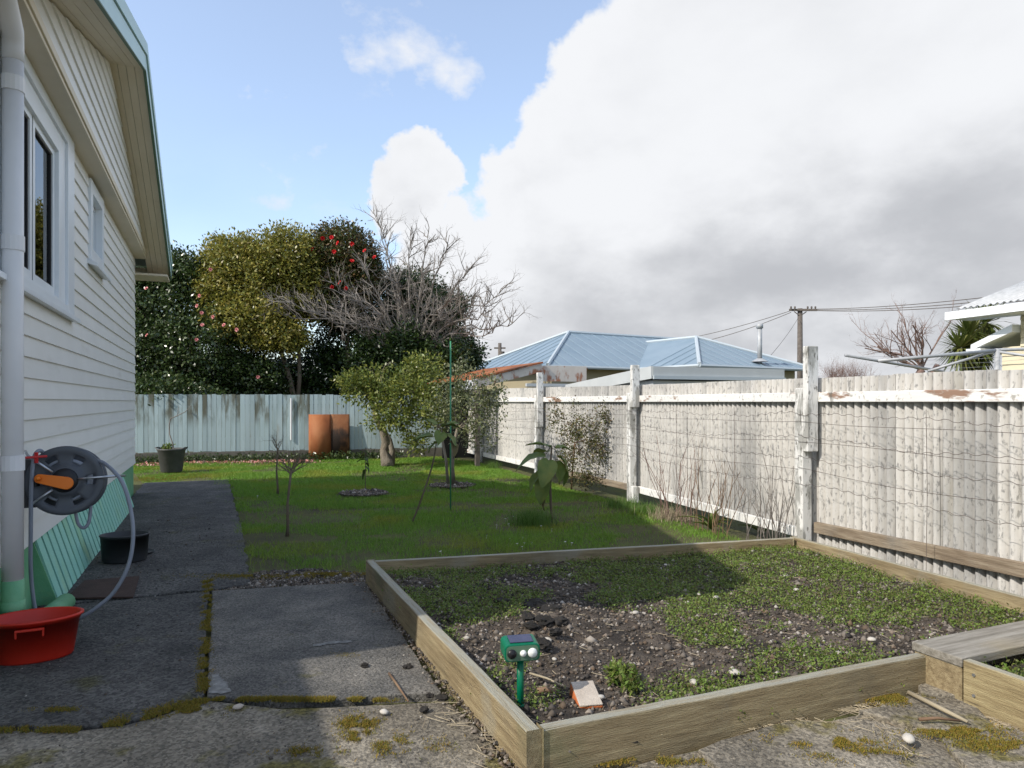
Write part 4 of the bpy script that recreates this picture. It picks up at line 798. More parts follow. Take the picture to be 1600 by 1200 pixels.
for (px, py) in [(798, 843), (817, 841), (820, 850), (830, 849), (809, 851), (817, 856), (796, 820), (790, 812), (803, 808), (795, 810), (847, 823), (862, 828), (776, 822), (893, 850), (885, 848), (690, 863), (402, 776), (760, 838)]:
    if d0 is None: o = d0 = dz.build('daisy', m_daisy)
    else: o = d0.copy(); col.objects.link(o)
    p = gp(px, py); o.location = (p.x, p.y, -.03); o.rotation_euler = (rnd.uniform(-.3, .3), rnd.uniform(-.3, .3), rnd.uniform(0, 6)); tag(o, 'tiny white daisy flowering in the lawn near the bed', 'daisy', 'daisies in the lawn')
# moss in joints and patches
def moss(name, spots, label, h=.012):
    P = np.concatenate([np.array([[gp(px, py).x, gp(px, py).y]]) + rng.normal(0, 1, (n * 4, 2)) * np.array([[rx, ry]]) for px, py, rx, ry, n in spots]); P = P[rng.random(len(P)) < np.clip((fbm(P, 14., 3) - .38) * 6, 0, 1)]; blades(name, P, np.full(len(P), .0), np.full(len(P), h), .0045, m_moss, label, .7)
js = [(325 + (px_ - 905) * -.03, px_, .016, .03, 160) for px_ in range(908, 1084, 8)]
moss('joint_moss', js + [(x, 1093 + .004 * (x - 330), .04, .012, 160) for x in range(330, 600, 12)] + [(x, 1141 - max(0, x - 150) * .28, .05, .014, 90) for x in range(20, 320, 14)], 'green moss and tiny weeds growing in the slab joints')
moss('moss_patches', [(560, 1130, .05, .04, 500), (555, 1150, .03, .04, 400), (300, 1110, .08, .03, 500), (90, 1110, .06, .015, 400), (620, 1165, .12, .05, 600), (540, 1025, .06, .03, 200), (970, 1190, .2, .02, 300), (480, 1175, .07, .02, 300), (420, 900, .3, .05, 1200), (520, 897, .25, .04, 1000), (240, 748, .3, .25, 1800), (300, 742, .3, .25, 1600), (970, 1190, .2, .02, 500)], 'yellow green moss cushions on the concrete', .009)
def moss_on(spots, z):
    P = np.concatenate([np.array([[gp(px, py).x, gp(px, py).y]]) + rng.normal(0, 1, (n, 2)) * np.array([[rx, ry]]) for px, py, rx, ry, n in spots]); P = P[rng.random(len(P)) < np.clip((fbm(P, 9., 3) - .45) * 5, 0, .6)]
    blades('corner_moss', P, np.full(len(P), z), np.full(len(P), .008), .0045, m_moss, 'orange green moss over the broken concrete by the planter', .7)
moss_on([(1400, 1098, .09, .05, 9000), (1490, 1150, .10, .04, 8000), (1290, 1165, .11, .04, 9000), (1570, 1175, .10, .03, 5000), (1350, 1190, .1, .03, 5000)], .026)
P = np.concatenate([np.array([[gp(px, py).x, gp(px, py).y]]) + rng.normal(0, 1, (n, 2)) * np.array([[rx, ry]]) for px, py, rx, ry, n in [(1370, 1110, .12, .05, 120), (1440, 1105, .1, .06, 100), (1540, 1140, .18, .06, 160), (1250, 1140, .14, .04, 90), (700, 1120, .04, .10, 16), (760, 1165, .03, .08, 16), (1330, 1180, .2, .03, 80)]])
def straws(name, P, z, ln, label):
    n = len(P); a = rng.normal(-.4, .9, n); l_ = ln * rng.uniform(.4, 1.3, n); dd = np.column_stack([np.cos(a), np.sin(a)]) * l_[:, None] * .5; b = np.column_stack([-np.sin(a), np.cos(a)]) * .0011; zz = np.zeros(n) + z
    V = np.stack([np.column_stack([P - dd - b, zz]), np.column_stack([P - dd + b, zz + .002]), np.column_stack([P + dd + b, zz + .003]), np.column_stack([P + dd - b, zz + .002])], 1).reshape(-1, 3)
    tag(npmesh(name, V, np.arange(4 * n).reshape(n, 4), m_straw), label, kind='stuff')
straws('dry_straw', P, .012, .10, 'dry grass straws littering the concrete around the bed')
P = scatter(bed_poly, 700); straws('bed_straw', P, soil_z(P) + .010, .07, 'dry stalk bits lying on the bed soil')
# petals dropped under the camellias
P = np.concatenate([np.array([[bfp(px, .75).x, bfp(px, .75).y]]) + rng.normal(0, 1, (60, 2)) * np.array([[.22, .22]]) for px in range(238, 480, 10)])
V, Fq = leaf_quads(np.column_stack([P, gz(P) + .03]), .055, .9, .8); tag(npmesh('fallen_petals', V, Fq, m_petal), 'fallen pink camellia petals strewn along the back fence', kind='stuff')
P = np.concatenate([np.array([[bfp(px, .35).x, bfp(px, .35).y]]) + rng.normal(0, 1, (110, 2)) * np.array([[.3, .10]]) for px in range(220, 640, 14)])
V, Fq = leaf_quads(np.column_stack([P, gz(P) + .05 + np.abs(rng.normal(0, .07, len(P)))]), .08, .4, .45); tag(npmesh('ground_cover', V, Fq, m_lfA), 'dark leafy ground cover at the foot of the blue fence', kind='stuff')
# mulch rings
for k, (px, py, r_) in enumerate([(568, 769, .40), (706, 757, .42)]):
    c = gp(px, py); q = rng.normal(0, 1, (900, 2)); q = q / np.linalg.norm(q, axis=1, keepdims=True) * r_ * np.sqrt(rng.uniform(0, 1, (900, 1))); P = q + np.array([[c.x, c.y]])
    pebbles('mulch_ring', P, np.full(900, -.005), .016, m_pebble, ['brown mulch ring around the small dark-leaved seedling', 'brown mulch ring below the grey-green bush'][k])

# ------------------------------------------------------------------ trees
def flowers(tree, pts, mt, r_):
    src = None
    for p in pts:
        if src is None: o = src = flower_mb(r_).build('flower', mt, tree)
        else: o = src.copy(); col.objects.link(o); o.parent = tree
        o.location = p - tree.location; o.rotation_euler = Vector((rnd.gauss(-.25, .4), -1, rnd.gauss(.25, .4))).to_track_quat('Z', 'Y').to_euler()
def tree(name, base, lobes, nclump, per, cr, lsize, mt, label, stems, cat='tree', bark=m_bark, asp=.5, shell=.5, group=None, fl=(), up=.3):
    o = empty(name, base, 0, label, cat, group); b = Vector(base)
    lob = [((c - b), r) for c, r in lobes]; P, O = crown_pts([(tuple(c), r) for c, r in lob], nclump, per, cr, shell)
    P = P[P[:, 2] + b.z > .03] if False else P
    V, Fq = leaf_quads(P, lsize, up, asp, O[:len(P)]); npmesh('crown', V, Fq, mt, o)
    mb = MB()
    for pts, rs in stems: mb.tube([Vector(p) - b for p in pts], rs, 8)
    for c, r in lob:
        p0 = Vector(stems[0][0][-1]) - b
        branches(mb, p0, (c - p0) + Vector((.01, 0, .01)), max(.2, (c - p0).length * .55), stems[0][1][-1] * .6, 2, .5, .1, shrink=.5)
    mb.build('trunk', bark, o, True)
    for pts, m_, r_ in fl: flowers(o, pts, m_, r_)
    return o
V3 = Vector
Yc = 20.6
tree('camellia_tree', V3((-9.9, Yc, 0)), [(at(262, 480, Yc), (1.75, 1.2, 1.55)), (at(225, 560, 19.9), (1.3, 1.2, 1.4)), (at(320, 545, 20.0), (1.35, 1.2, 1.3)), (at(290, 430, Yc), (.9, .9, .7)), (at(250, 612, 18.3), (.9, .6, .38)), (at(180, 470, Yc), (1.5, 1.2, 1.8)), (at(270, 600, 20.2), (1.7, .9, .8)), (at(360, 590, 20.3), (1.3, .8, .7)), (at(400, 590, 20.4), (1.1, .9, .7)), (at(312, 618, 18.6), (.5, .5, .22))], 3600, 28, .15, .11, m_lfA,
     'dark green camellia with scattered pink flowers nearest the house', [([V3((-9.9, Yc, 0)), V3((-9.8, Yc, 1.2)), V3((-9.8, Yc, 2.6))], [.14, .12, .09])], fl=[([at(229, 451, 19.0), at(312, 462, 19.0), at(315, 489, 18.9), at(333, 495, 18.9), at(307, 531, 18.9), at(308, 478, 19.0), at(350, 508, 18.9), at(370, 515, 18.9), at(403, 589, 19.3), at(316, 508, 18.8), at(230, 524, 18.8)], m_pink, .06)])
tree('camellia_tree', V3((-6.25, 20.7, 0)), [(at(398, 440, 20.7), (1.45, 1.2, 1.35)), (at(450, 405, 20.7), (1.0, 1.0, .9)), (at(362, 410, 20.7), (.9, .9, .75)), (at(395, 500, 20.2), (1.2, 1.1, .85)), (at(440, 525, 20.0), (.8, .8, .45)), (at(470, 450, 20.8), (.9, .9, 1.0)), (at(352, 470, 20.5), (.8, .9, .9))], 3200, 28, .15, .105, m_lfB,
     'golden green camellia with a forked trunk in the middle behind the blue fence', [([at(463, 640, 20.3), at(452, 590, 20.3), at(438, 545, 20.3)], [.085, .075, .06]), ([at(464, 640, 20.4), at(468, 590, 20.4), at(467, 530, 20.4)], [.07, .06, .05])], fl=[([at(329, 421, 19.3), at(371, 516, 19.1)], m_pink, .06)])
tree('camellia_tree', V3((-4.9, 21.4, 0)), [(at(535, 400, 21.4), (1.05, 1.0, .95)), (at(520, 460, 21.4), (1.1, 1.0, 1.0)), (at(560, 430, 21.4), (.7, .8, .9)), (at(500, 410, 21.4), (.6, .7, .6))], 2000, 28, .14, .10, m_lfC,
     'bronze green camellia with red flowers behind the bare branches', [([V3((-4.9, 21.4, 0)), V3((-4.95, 21.4, 1.5)), V3((-5.0, 21.4, 3.2))], [.13, .11, .08])], fl=[([at(504, 372, 20.35), at(518, 371, 20.35), at(528, 380, 20.3), at(550, 381, 20.35), at(488, 390, 20.4), at(550, 408, 20.4), at(519, 449, 20.3), at(531, 442, 20.3), at(541, 451, 20.3), at(522, 393, 20.3), at(585, 402, 20.6), at(570, 392, 20.5)], m_red, .075)])
tree('evergreen_tree', V3((-3.4, 22.3, 0)), [(at(560, 540, 22.2), (1.5, 1.1, 1.2)), (at(640, 520, 22.3), (1.4, 1.2, 1.3)), (at(700, 555, 22.2), (1.1, 1.0, 1.0)), (at(640, 460, 22.5), (1.2, 1.0, .8)), (at(725, 560, 22.0), (.55, .6, .5)), (at(500, 580, 21.6), (1.2, .9, .7)), (at(540, 610, 21.8), (1.8, .7, .6)), (at(660, 605, 22), (1.5, .7, .6)), (at(600, 560, 20.5), (1.1, .4, .7)), (at(680, 560, 20.5), (1.0, .4, .65)), (at(640, 535, 20.7), (.8, .4, .5)), (at(420, 600, 22.3), (1.3, .7, .8)), (at(690, 480, 22.5), (.9, .8, .6)), (at(590, 595, 21.6), (1.4, .8, .5))], 3600, 28, .15, .11, m_lfD,
     'dense dark evergreen tree standing behind the bare branches', [([V3((-3.4, 22.3, 0)), V3((-3.3, 22.3, 1.5)), V3((-3.2, 22.3, 2.6))], [.16, .14, .1])])
# leafless tree in front of them
bt = empty('bare_tree', V3((-3.1, 21.2, 0)), 0, 'leafless grey tree with wide sprawling twiggy branches', 'tree'); b0 = V3(bt.location)
tk = MB(); fk = at(640, 585, 21.2) - b0; tk.tube([V3((0, 0, 0)), V3((.1, 0, .8)), V3((.05, 0, 1.8)), fk], [.16, .14, .12, .10], 8); tk.build('trunk', m_bark, bt, True)
br = MB(); rnd.seed(23)
for (px, py, dy) in [(430, 485, -.9), (455, 470, -1.3), (500, 495, -1.3), (520, 440, -.4), (570, 425, -.6), (600, 365, .2), (640, 385, .2), (670, 370, .3), (700, 385, .1), (735, 420, -.3), (780, 460, -.6), (800, 505, -.6), (770, 520, -1.), (700, 470, -1.2), (620, 440, -1.1), (560, 470, -1.2), (590, 350, .3), (725, 470, -.7), (660, 430, -.9), (540, 500, -1.4), (760, 490, -1.2)]:
    e = at(px, py, 20.5 + dy) - b0; d = e - fk; m_ = fk + d * .5 + V3((0, 0, .25 + .1 * d.length * (1 if py > 430 else 0))); pts = smooth_path([fk, fk + d * .2 + V3((0, 0, .25)), m_, fk + d * .8 + V3((0, 0, .15)), e], 3); n_ = len(pts)
    pts = [p_ + V3((rnd.gauss(0, .03), rnd.gauss(0, .03), rnd.gauss(0, .03))) for p_ in pts]; br.tube(pts, [.042 * (1 - .82 * i / (n_ - 1)) for i in range(n_)], 5)
    for i in range(4, n_):
        for q in range(2): branches(br, pts[i], (d.normalized() + V3((rnd.gauss(0, .7), rnd.gauss(0, .6), rnd.gauss(.25, .6)))), rnd.uniform(.35, .75), .016, 2, .6, .15, 4, (2, 4), .58, .2, None, 3)
br.build('branches', m_twig, bt)
# lemon tree on the lawn
lb = gp(606, 728); rnd.seed(5)
lt = tree('lemon_tree', lb, [(at(585, 605, 16.7), (.85, .8, .52)), (at(640, 610, 16.6), (.95, .9, .62)), (at(680, 640, 16.4), (.65, .7, .6)), (at(620, 650, 16.3), (.7, .6, .42)), (at(555, 598, 16.6), (.45, .5, .3)), (at(660, 575, 16.8), (.6, .6, .35)), (at(650, 690, 16.2), (.35, .4, .25))], 560, 20, .10, .085, m_lfE,
     'small yellow green lemon tree with a gnarled trunk on the lawn', [([lb, at(600, 705, 16.95), at(604, 690, 16.9), at(598, 672, 16.9), at(588, 652, 16.85), at(585, 635, 16.8)], [.16, .10, .12, .09, .08, .06]), ([at(610, 727, 16.9), at(613, 705, 16.85), at(609, 688, 16.9), at(600, 672, 16.9)], [.11, .07, .06, .05])], bark=m_barkg, shell=.25)
fb = gp(708, 757)
tree('feijoa_bush', fb, [(at(725, 610, 12.7), (.5, .5, .5)), (at(755, 640, 12.5), (.45, .5, .5)), (at(700, 640, 12.8), (.35, .4, .45)), (at(740, 680, 12.4), (.42, .4, .28)), (at(770, 610, 12.6), (.25, .3, .3)), (at(715, 580, 12.8), (.3, .3, .3))], 250, 15, .085, .062, m_lfF,
     'open grey green bush behind the green garden stake', [([fb, at(706, 730, 12.75), at(708, 700, 12.75), at(715, 670, 12.7)], [.05, .042, .035, .03]), ([at(700, 757, 12.9), at(697, 720, 12.9), at(690, 680, 12.9)], [.03, .025, .02])], 'bush', m_barkg, shell=.15)
# weedy shrub growing through the fence wires
wb = V3((1.02, 12.1, 0)); rnd.seed(9)
tree('straggly_shrub', wb, [(at(900, 670, 11.9), (.36, .34, .45)), (at(930, 690, 11.6), (.34, .34, .5)), (at(890, 720, 12.0), (.3, .32, .35)), (at(945, 650, 11.5), (.22, .24, .25)), (at(915, 745, 11.7), (.42, .34, .2)), (at(870, 650, 12.3), (.2, .24, .3))], 330, 13, .07, .045, m_lfG,
     'straggly brownish shrub tangled in the fence wires', [([wb, wb + V3((.02, -.05, .4)), wb + V3((.05, -.1, .8))], [.018, .014, .01])], 'shrub', m_dry, shell=.1)

# ------------------------------------------------------------------ small plants on the lawn
def leafy_plant(name, base, stem, leaves, label, cat, mts=(m_big,), srad=.014, smat=m_bark):
    o = empty(name, base, 0, label, cat); b = Vector(base); mb = MB(); P = [Vector(p) - b for p in stem]; mb.tube(smooth_path(P, 4), [srad * (1 - .5 * i / (4 * (len(P) - 1))) for i in range(4 * (len(P) - 1) + 1)], 7); mb.build('stem', smat, o, True)
    for k, (p, az, pitch, L_, W, dr, mi) in enumerate(leaves):
        lf = big_leaf(L_, W, dr, .22, .012, k).build('leaf', mts[mi], o, True); lf.location = Vector(p) - b; lf.rotation_euler = (rnd.uniform(-.3, .3), -pitch, az)
        q = Vector(p) - b; c = min(P, key=lambda s_: (s_ - q).length); MB().tube([c, (c + q) / 2 + V3((0, 0, .03)), q], .005, 5).build('leaf_stalk', m_lfW if False else smat, o)
    return o
rnd.seed(31)
tb = gp(862, 812, -.03); Yt = tb.y
leafy_plant('large_leaved_plant', tb, [tb, at(860, 770, Yt), at(860, 730, Yt), at(862, 700, Yt)],
    [(at(858, 718, Yt - .08), R(-100), R(-25), .42, .26, .75, 0), (at(852, 712, Yt), R(185), R(5), .44, .24, .7, 0), (at(862, 698, Yt), R(170), R(20), .36, .15, .35, 0), (at(868, 700, Yt), R(10), R(15), .24, .17, .5, 0), (at(872, 712, Yt), R(-20), R(-25), .26, .18, .7, 0),
     (at(852, 742, Yt - .04), R(-120), R(-60), .42, .22, .4, 0), (at(870, 720, Yt), R(-60), R(-35), .3, .2, .8, 0), (at(856, 705, Yt + .1), R(120), R(10), .36, .2, .6, 0), (at(848, 735, Yt), R(200), R(-35), .34, .18, .5, 0), (at(852, 765, Yt - .03), R(-150), R(-70), .28, .13, .3, 1), (at(876, 730, Yt + .05), R(40), R(-40), .26, .18, .7, 0)],
    'tall plant with big drooping green leaves on the lawn near the fence', 'plant', (m_big, m_bigd), .02)
fgb = gp(644, 817, -.03); Yf = fgb.y
leafy_plant('fig_sapling', fgb, [fgb, at(660, 775, Yf), at(676, 725, Yf), at(682, 690, Yf), at(684, 668, Yf)],
    [(at(676, 682, Yf), R(175), R(5), .27, .21, .35, 0), (at(682, 664, Yf), R(160), R(35), .22, .17, .3, 0), (at(690, 664, Yf), R(10), R(10), .25, .16, .4, 0), (at(694, 678, Yf), R(-20), R(-10), .24, .18, .7, 0), (at(684, 690, Yf), R(-150), R(-15), .20, .16, .6, 0), (at(704, 688, Yf), R(-40), R(-35), .24, .17, .7, 1), (at(690, 675, Yf - .05), R(-90), R(-15), .22, .17, .7, 0), (at(700, 664, Yf), R(30), R(20), .18, .13, .3, 0)],
    'leaning sapling with a few broad lobed leaves beside the green stake', 'sapling', (m_big, m_bigd), .013)
sb_ = gp(571, 766, -.03); Ys = sb_.y
leafy_plant('seedling', sb_, [sb_, at(571, 735, Ys), at(572, 700, Ys)], [(at(571, 738 - 5 * k, Ys), R(rnd.uniform(0, 360)), R(rnd.uniform(-50, 20)), .15, .06, .6, 0) for k in range(8)], 'small dark-leaved seedling in the mulch ring', 'seedling', (m_lfA,), .008)
st = MB(); g0 = gp(704, 798, -.05); st.tube([g0, at(704, 533, g0.y)], .0105, 8); sto = st.build('garden_stake', mat('pale_green_coated_stake', [(.04, .22, .11), (.06, .27, .14)], 8, 3, .5), None, True); tag(sto, 'tall thin green garden stake standing in the lawn', 'stake')
def pruned(base, top, label, n, seed):
    rnd.seed(seed); o = empty('pruned_sapling', base, 0, label, 'sapling'); b = Vector(base); mb = MB(); t = Vector(top) - b; mid_ = t * .5 + V3((-.02, 0, 0)); mb.tube([V3((0, 0, 0)), t * .15, mid_, t], [.024, .017, .014, .013], 7); mb.build('stem', m_bark, o, True)
    mb = MB()
    for k in range(n):
        a = rnd.uniform(0, 6.28); branches(mb, t + V3((0, 0, rnd.uniform(-.06, .02))), (math.cos(a) * 1.0, math.sin(a) * 1.0, .75), .20, .0085, 2, .55, .25, 3, (3, 5), .7, .12)
    mb.build('twigs', m_bark, o)
p = gp(449, 838, -.03); pruned(p, at(455, 735, p.y), 'leafless little tree with a bushy twig head nearest the path', 8, 3)
p = gp(434, 772, -.03); pruned(p, at(434, 700, p.y), 'thin leafless sapling farther back beside the pruned little tree', 4, 4)
# dry stalks along the fence in the near bay
rnd.seed(77)
def stalks(name, px0, px1, n, hs, label, mt=m_dry, py0=815, seed=1):
    rnd.seed(seed); c = gp((px0 + px1) / 2, py0); o = empty(name, c, 0, label, 'weed'); mb = MB()
    for k in range(n):
        q = rnd.random(); px = px0 + (px1 - px0) * q; A, B = FP[3], FP[2]; s_ = (px - 1012) / (1262 - 1012); s_ = max(.0, min(.93, s_ * .93 + .03)); s_ = s_ / (s_ + (1 - s_) * (10.65 / 6.95)) * 1. if False else s_
        # place on a line .3 m inside the fence
        t_ = 0.
        for it in range(30):
            P_ = A + (B - A) * t_; pp = CX + F * (P_.x - .32) / P_.y; t_ += (px - pp) / 420.
        P_ = A + (B - A) * max(0, min(.97, t_)) + V3((-.30 + rnd.gauss(0, .05), 0, -.03)); branches(mb, P_ - c, (rnd.gauss(0, .16), rnd.gauss(0, .16), 1), rnd.uniform(*hs), .0055, rnd.choice((0, 1, 1, 2)), .35, .25, 5, (1, 3), .5, .12, None, 4)
    mb.build('stalks', mt, o); return o
stalks('dry_weed', 1030, 1075, 18, (.5, 1.15), 'reddish dry weed stalks beside the middle post', m_twigr, seed=2)
stalks('dry_weed', 1080, 1135, 15, (.45, .95), 'brown dry stalks in the middle of the fence bay', m_dry, seed=3)
stalks('dry_weed', 1160, 1252, 22, (.4, 1.1), 'arching grey dry stalks next to the near white post', m_twig, seed=4)
for k, (px, py, n) in enumerate([(1111, 826, 12), (1190, 834, 14)]):
    c = gp(px, py, -.02); rnd.seed(60 + k); o = empty('strap_leaf_plant', c, 0, ['green strap-leaved plant below the brown stalks', 'larger green strap-leaved plant by the near post'][k], 'plant')
    for j in range(n):
        lf = big_leaf(rnd.uniform(.28, .5), .035, rnd.uniform(.3, 1.2), .5, .002, j).build('leaf', m_big, o, True); lf.rotation_euler = (0, -R(rnd.uniform(45, 85)), rnd.uniform(0, 6.28))
for k, (px, py) in enumerate([(1000, 800), (1040, 808), (960, 790)]): tuft('fence_weeds', gp(px, py) + V3((.1, .05, 0)), 420, .15, .14, ['tangled weeds at the foot of the middle post', 'reddish weeds below the dry stalks', 'weedy edge left of the middle post'][k], m_tuft if k != 1 else m_straw)
for k, (px, py, rr_) in enumerate([(255, 0, 0)][:0]): pass
# seedlings standing taller in the bed
rnd.seed(12)
for k, (px, py, h) in enumerate([(963, 1072, .12), (985, 1085, .10), (978, 1062, .08)]):
    c = gp(px, py, .06); P, O = crown_pts([((0, 0, h * .5), (.05, .05, h * .5))], 22, 8, .015, .2); V, Fq = leaf_quads(P, .035, .3, .4); o = empty('leafy_weed', c); npmesh('foliage', V, Fq, m_lfW, o); MB().tube([(0, 0, -.02), (.005, 0, h * .5), (0, .005, h)], .003, 5).build('stem', m_big, o); tag(o, ['tallest leafy weed right of the brick', 'leafy weed close to the front sleeper right of the brick', 'small leafy weed behind the tallest one'][k], 'weed')

P = np.column_stack([rng.uniform(.05, 1.6, 700), rng.uniform(cy - 1.6, cy - .3, 700)]); P = P[fbm(P, 4., 13) > .42]; cen = np.repeat(np.column_stack([P, np.full(len(P), .165)]), 14, 0); cen = cen + np.abs(rng.normal(size=cen.shape)) * np.array([0, 0, .028]) + rng.normal(size=cen.shape) * np.array([.03, .03, .004])
V, Fq = leaf_quads(cen, .026, .4, .4); npmesh('planter_weeds', V, Fq, m_lfW, pl)['kind'] = 'stuff'

# ------------------------------------------------------------------ neighbours beyond the fence
def face_mb(faces):
    mb = MB()
    for q in faces: mb.add(q, [tuple(range(len(q)))])
    return mb
bh = empty('blue_roof_house', V3((6, 27, 0)), 0, 'neighbouring house with a blue grey hipped metal roof', 'house'); B0 = V3(bh.location)
e1, e2 = V3((.85, .526, 0)), V3((-.526, .85, 0)); EA = V3((6.18, 23.2, 2.7)); EB = EA + e1 * 6.08
apx = (EA + EB) / 2 + e2 * 3.04; apx.z = 3.97
VA = EA + e2 * 3.0; ML = VA - e1 * 4.0; HD = 3.3; RL = ML + e1 * HD + e2 * HD; RL.z = 4.25; MBk = ML + e2 * 2 * HD; MR = VA + e1 * 9; MRb = MR + e2 * 2 * HD; RR = RL + e1 * 8.5; apb = apx + e2 * 6
def roofpart(faces, name='roof_plane', mt=m_blue): return [face_mb([[p - B0 for p in f]]).build(name, mt, bh, solid=.05) for f in faces]
roofpart([[ML, MR, RR, RL], [MBk, ML, RL], [MRb, MBk, RL, RR], [EA, EB, apx], [VA - e2 * .0, EA, apx, apb], [EB, EB + e2 * 9, apb, apx]])
def ribs(p0, p1, poly, step=.55):
    u = (p1 - p0).normalized(); nrm = (poly[1] - poly[0]).cross(poly[2] - poly[0]).normalized(); v = nrm.cross(u); v = v if v.z > 0 else -v; Q = [((p - p0).dot(u), (p - p0).dot(v)) for p in poly]; x = step
    while x < (p1 - p0).length - .1:
        hit = []
        for i_ in range(len(Q)):
            (xa, ya), (xb, yb) = Q[i_], Q[(i_ + 1) % len(Q)]
            if (xa - x) * (xb - x) < 0: hit.append(ya + (yb - ya) * (x - xa) / (xb - xa))
        if len(hit) == 2 and abs(hit[0] - hit[1]) > .3:
            a_, b_ = (p0 + u * x + v * h_ + V3((0, 0, .035)) - B0 for h_ in sorted(hit)); MB().tube([a_, b_], .017, 4).build('roof_rib', m_blue, bh)
        x += step
ribs(ML, MR, [ML, MR, RR, RL]); ribs(MBk, ML, [MBk, ML, RL]); ribs(EA, EB, [EA, EB, apx]); ribs(VA, EA, [VA, EA, apx, apb])
for a, b in ((ML, RL), (MBk, RL), (RL, RR), (EA, apx), (EB, apx), (apx, apb)):
    MB().tube([a - B0 + V3((0, 0, .05)), b - B0 + V3((0, 0, .05))], .07, 6).build('ridge_cap', m_bluecap, bh)
for a, b in ((ML, VA), (VA, EA), (EA, EB)):
    MB().tube([a - B0, b - B0], .06, 6).build('gutter', m_bluecap, bh)
def wallbox(c, o_, x0, x1, y0, y1, z1, mt, par, nm='wall'):
    p = [c + e1 * x + e2 * y - o_ for x, y in ((x0, y0), (x1, y0), (x1, y1), (x0, y1))]; q = [V3((v.x, v.y, 0)) for v in p]; return MB().hexa(q + [V3((v.x, v.y, z1)) for v in q]).build(nm, mt, par)
wallbox(EA, B0, .5, 5.6, .5, 9, 2.66, m_hwall, bh); wallbox(ML, B0, .5, 12, .5, 5.8, 2.66, m_hwall, bh)
fl = at(1187, 560, 25.3); mb = MB(); mb.tube([fl - B0 - V3((0, 0, .2)), at(1187, 511, 25.3) - B0], .085, 12); mb.tube([at(1187, 513, 25.3) - B0, at(1187, 506, 25.3) - B0], .12, 12); mb.build('flue', m_galv, bh, True)
mb = MB(); mb.lathe([(.3, 0), (.1, .12)], fl - B0 - V3((0, 0, .12)), 14); mb.build('flashing', m_galv, bh)
sh = empty('grey_shed', V3((2.59, 13, 0)), HA, 'low pale grey shed just over the corrugated fence', 'shed')
mb = MB(); mb.box(.05, 3.0, .05, 3.0, 0, 1.9); mb.build('wall', m_shed, sh)
mb = MB(); mb.hexa([(0, 0, 2.09), (3.1, 0, 2.09), (3.1, 3.4, 1.82), (0, 3.4, 1.82), (0, 0, 2.13), (3.1, 0, 2.13), (3.1, 3.4, 1.86), (0, 3.4, 1.86)]); mb.build('roof', m_shed, sh)
mb = MB(); mb.box(-.02, 3.12, -.05, -.004, 1.98, 2.155); mb.build('fascia', m_shed, sh); mb = MB(); mb.box(-.02, 3.12, -.09, -.052, 1.92, 1.985); mb.build('gutter', m_bluecap, sh)
mb = MB(); mb.hexa([(-.05, -.04, 1.93), (-.004, -.04, 1.93), (-.004, 3.4, 1.68), (-.05, 3.4, 1.68), (-.05, -.04, 2.16), (-.004, -.04, 2.16), (-.004, 3.4, 1.89), (-.05, 3.4, 1.89)]); mb.build('barge', m_shed, sh)
cpt = empty('rusty_carport', V3((.7, 17, 0)), HA, 'old carport with rusting fascia behind the corrugated fence', 'carport')
mb = MB(); mb.box(0, 1.25, 0, .03, 2.0, 2.38); mb.build('fascia', m_rustw, cpt); mb = MB(); mb.hexa([(-1.75, -.03, 1.80), (0, -.03, 2.22), (0, .0, 2.22), (-1.75, 0, 1.80), (-1.75, -.03, 2.0), (0, -.03, 2.42), (0, 0, 2.42), (-1.75, 0, 2.0)]); mb.build('barge', m_rustw, cpt)
mb = MB(); mb.hexa([(-1.8, -.08, 2.005), (.02, -.08, 2.43), (.02, 4, 2.43), (-1.8, 4, 2.005), (-1.8, -.08, 2.045), (.02, -.08, 2.47), (.02, 4, 2.47), (-1.8, 4, 2.045)]); mb.build('roof', m_rust, cpt)
mb = MB(); mb.box(0.025, 1.3, .03, 4, 2.30, 2.34); mb.build('roof_flat', m_rustdk, cpt)
mb = MB(); mb.box(-1.7, 1.2, 2.5, 2.55, 0, 1.78); mb.build('dark_backing', m_dark, cpt)  # added black sheet, standing for the shade under the open carport
for x in (-1.65, 1.15):
    mb = MB(); mb.box(x, x + .1, .05, .15, 0, 1.8 if x < 0 else 2.0); mb.build('post', m_pole, cpt)
mb = MB(); mb.box(-.6, 1.9, -.5, -.42, 1.86, 1.93); mb.build('rail', m_shed, cpt)
# cream house at the right edge
rh = empty('cream_house', V3((9.35, 13, 0)), math.atan2(-.9211, .3893), 'cream weatherboard house with corrugated roof at the right edge', 'house'); 
for i in range(16):
    z = .6 + i * .16; x0 = .05 if z > 2.45 else -.28
    mb = MB(); mb.add([(x0, 0, z), (x0, -.03, z), (x0, -.008, z + .17), (x0, 0, z + .17), (6, 0, z), (6, -.03, z), (6, -.008, z + .17), (6, 0, z + .17)], [(0, 1, 2, 3), (7, 6, 5, 4), (0, 4, 5, 1), (1, 5, 6, 2), (2, 6, 7, 3)]); mb.build('weatherboard', m_crmw, rh)
mb = MB(); mb.box(-.27, 6, .005, 5, 0, 2.5); mb.box(.06, 6, .006, 5, 2.5, 3.2); mb.build('wall', m_crmw, rh)
def corr_roof(a, b, c, d, name):
    """corrugated slope: a-b low edge, d-c high edge"""
    n = int((b - a).length / .02); vs = []
    for i in range(n + 1):
        t = i / n; z = .018 * math.sin(2 * math.pi * t * (b - a).length / .12); vs += [a.lerp(b, t) + V3((0, 0, z)), d.lerp(c, t) + V3((0, 0, z))]
    return MB().add(vs, [(2 * i, 2 * i + 2, 2 * i + 3, 2 * i + 1) for i in range(n)]).build(name, m_galv, rh, True, solid=.01)
